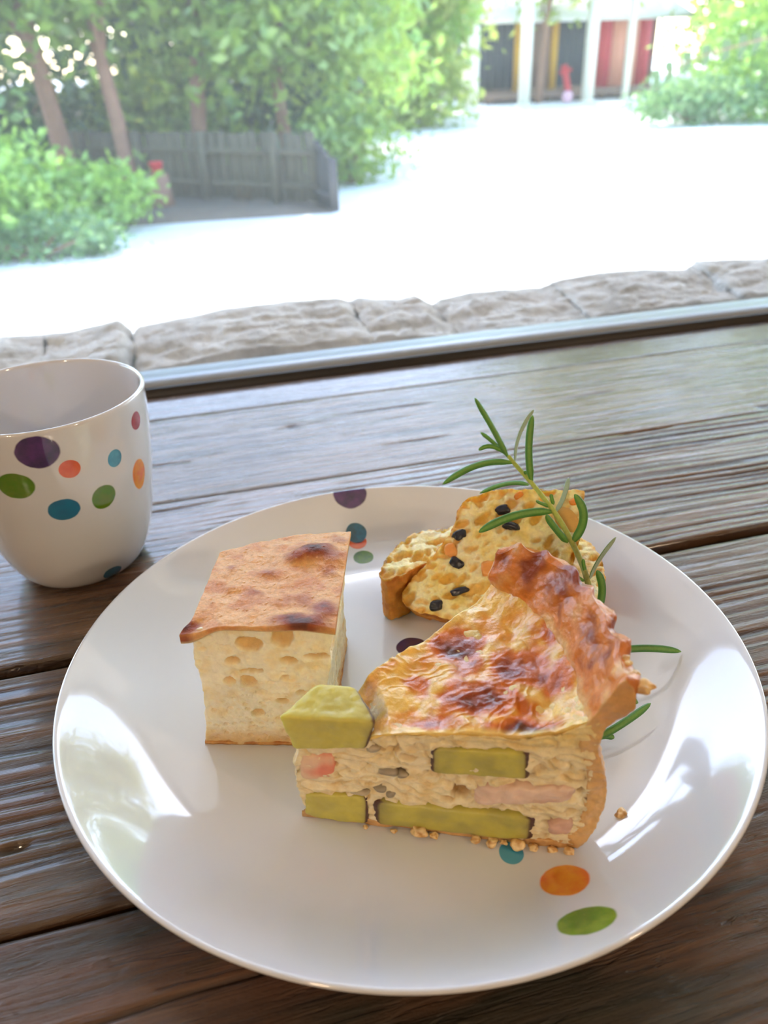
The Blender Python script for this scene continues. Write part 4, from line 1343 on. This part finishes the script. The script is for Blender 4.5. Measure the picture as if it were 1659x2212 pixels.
def sh(name, x0, x1, z0, z1, mat, y0=0., y1=.06):
    return boxes(name, [(x0 - 10, x1 - 10, y0, y1, z0 - G, z1 - G)], mat, shed)


nbd = 0
for x0, x1, mt in ((8.0, 8.82, m_navy), (9.0, 9.80, m_brown), (9.92, 10.95, m_navy)):
    nn = max(2, int((x1 - x0) / .2)); ww = (x1 - x0) / nn
    for k in range(nn): sh('wall_board', x0 + k * ww, x0 + k * ww + ww * .96, -.72, .95, mt, .0, .05)
for x in (8.82, 9.80): sh('yellow_post', x, x + .17, -.78, .95, m_yel, -.05, .08)
for k in range(4): sh('red_panel', 11.12 + k * .37, 11.12 + k * .37 + .35, -.78, .95, m_salmon if k in (1, 2) else m_red, .0, .05)
sh('deck', 7.8, 12.9, -.92, -.78, m_brown, -.9, 3.)
for x in (7.9, 9.4, 10.9, 12.6): sh('foundation_post', x, x + .15, G, -.92, m_brown, -.7, -.55)
sh('side_wall', 12.65, 12.72, -.78, .95, m_brown, .0, 3.)
sh('side_wall', 7.93, 8.0, -.78, .95, m_navy, .0, 3.)
V = np.array([(-2.4, -1.0, 1.66), (3.1, -1.0, 1.66), (3.1, 3.2, 3.1), (-2.4, 3.2, 3.1), (-2.4, -1.0, 1.75), (3.1, -1.0, 1.75), (3.1, 3.2, 3.2), (-2.4, 3.2, 3.2)])
obj('roof', make_mesh('roof', V, _BQ, smooth=False), m_roof, shed)
pg = [('thick white post standing left of the shed', 6.84, .30, 18.5), ('white post in front of the brown shed boards', 8.20, .20, 18.5), ('white post before the red shed panels', 9.80, .21, 18.5), ('thin white post farthest right before the shed', 10.80, .13, 18.5)]
for lb, x, wdt, yy in pg:
    p = empty('white_post', (x, yy, G)); tag(p, lb, 'post', 'white posts before the shed')
    boxes('shaft', [(0, wdt, 0, wdt, .06, 2.6)], m_white, p)
    boxes('foot', [(-.03, wdt + .03, -.03, wdt + .03, 0, .06)], m_white, p)
    boxes('cap', [(-.03, wdt + .03, -.03, wdt + .03, 2.6, 2.66)], m_white, p)
lean = empty('red_plank', (10.42, 19.45, G + .22)); lean.rotation_euler = (-.12, -.22, 0)
lean.location = (9.92, 19.50, G)
tag(lean, 'red board leaning against the deck of the shed', 'board')
boxes('board', [(-.08, .08, -.02, .02, .02, .80)], m_red, lean)
boxes('cross_bar', [(-.16, .16, -.035, -.02, .62, .70)], m_red, lean)
V, Q, ABC = hexa([(-1, -1, -1), (1, -1, -1), (1, 1, -1), (-1, 1, -1), (-1, -1, 1), (1, -1, 1), (1, 1, 1), (-1, 1, 1)], (8, 8, 8))
V = V / np.linalg.norm(V, axis=1)[:, None] * .13
tag(obj('ball', make_mesh('ball', V, Q), plain('pink_rubber', lin(240, 190, 206), .5, .05), None, (9.55, 18.9, G + .13)), 'pale pink ball on the ground before the shed', 'ball')

# ================================================================== LAMPS inside (behind the viewer)
m_shade = plain('enamel_shade', lin(70, 60, 50), .4, .1)
bm = NT('warm_bulb'); em = bm.n('ShaderNodeEmission'); em.inputs[0].default_value = (1, .72, .42, 1); em.inputs[1].default_value = 30.
bm.l(em.outputs[0], bm.out.inputs[0])


def pendant(label, x, y, z, watt):
    o = empty('pendant_lamp', (x, y, z)); tag(o, label, 'lamp', 'pendant lamps over the room')
    obj('cord', tube_mesh('cord', [(0, 0, .12), (0, 0, (H - z) * .5), (0, 0, H - z)], .004, 8), m_black, o)
    V, Q = lathe([(.02, .12), (.035, .11), (.09, .05), (.14, .0), (.138, -.002), (.088, .045), (.033, .10), (.018, .11)], 40)
    obj('shade', make_mesh('shade', V, Q), m_shade, o)
    V, Q = lathe([(0, -.045), (.018, -.040), (.030, -.02), (.032, 0), (.022, .03), (.014, .06), (.014, .10), (0, .10)], 24)
    obj('bulb', make_mesh('bulb', V, Q), bm.mat, o)
    ld = bpy.data.lights.new('bulb_light', 'POINT'); ld.energy = watt; ld.color = (1, .74, .50); ld.shadow_soft_size = .06
    lo = bpy.data.objects.new('bulb_light', ld); COL.objects.link(lo); lo.parent = o; lo.location = (0, 0, -.06)


pendant('pendant lamp with dark shade hanging behind the viewer on the left', -1.0, -1.3, 1.0, 35)
pendant('pendant lamp with dark shade hanging behind the viewer on the right', 1.2, -1.5, 1.0, 35)
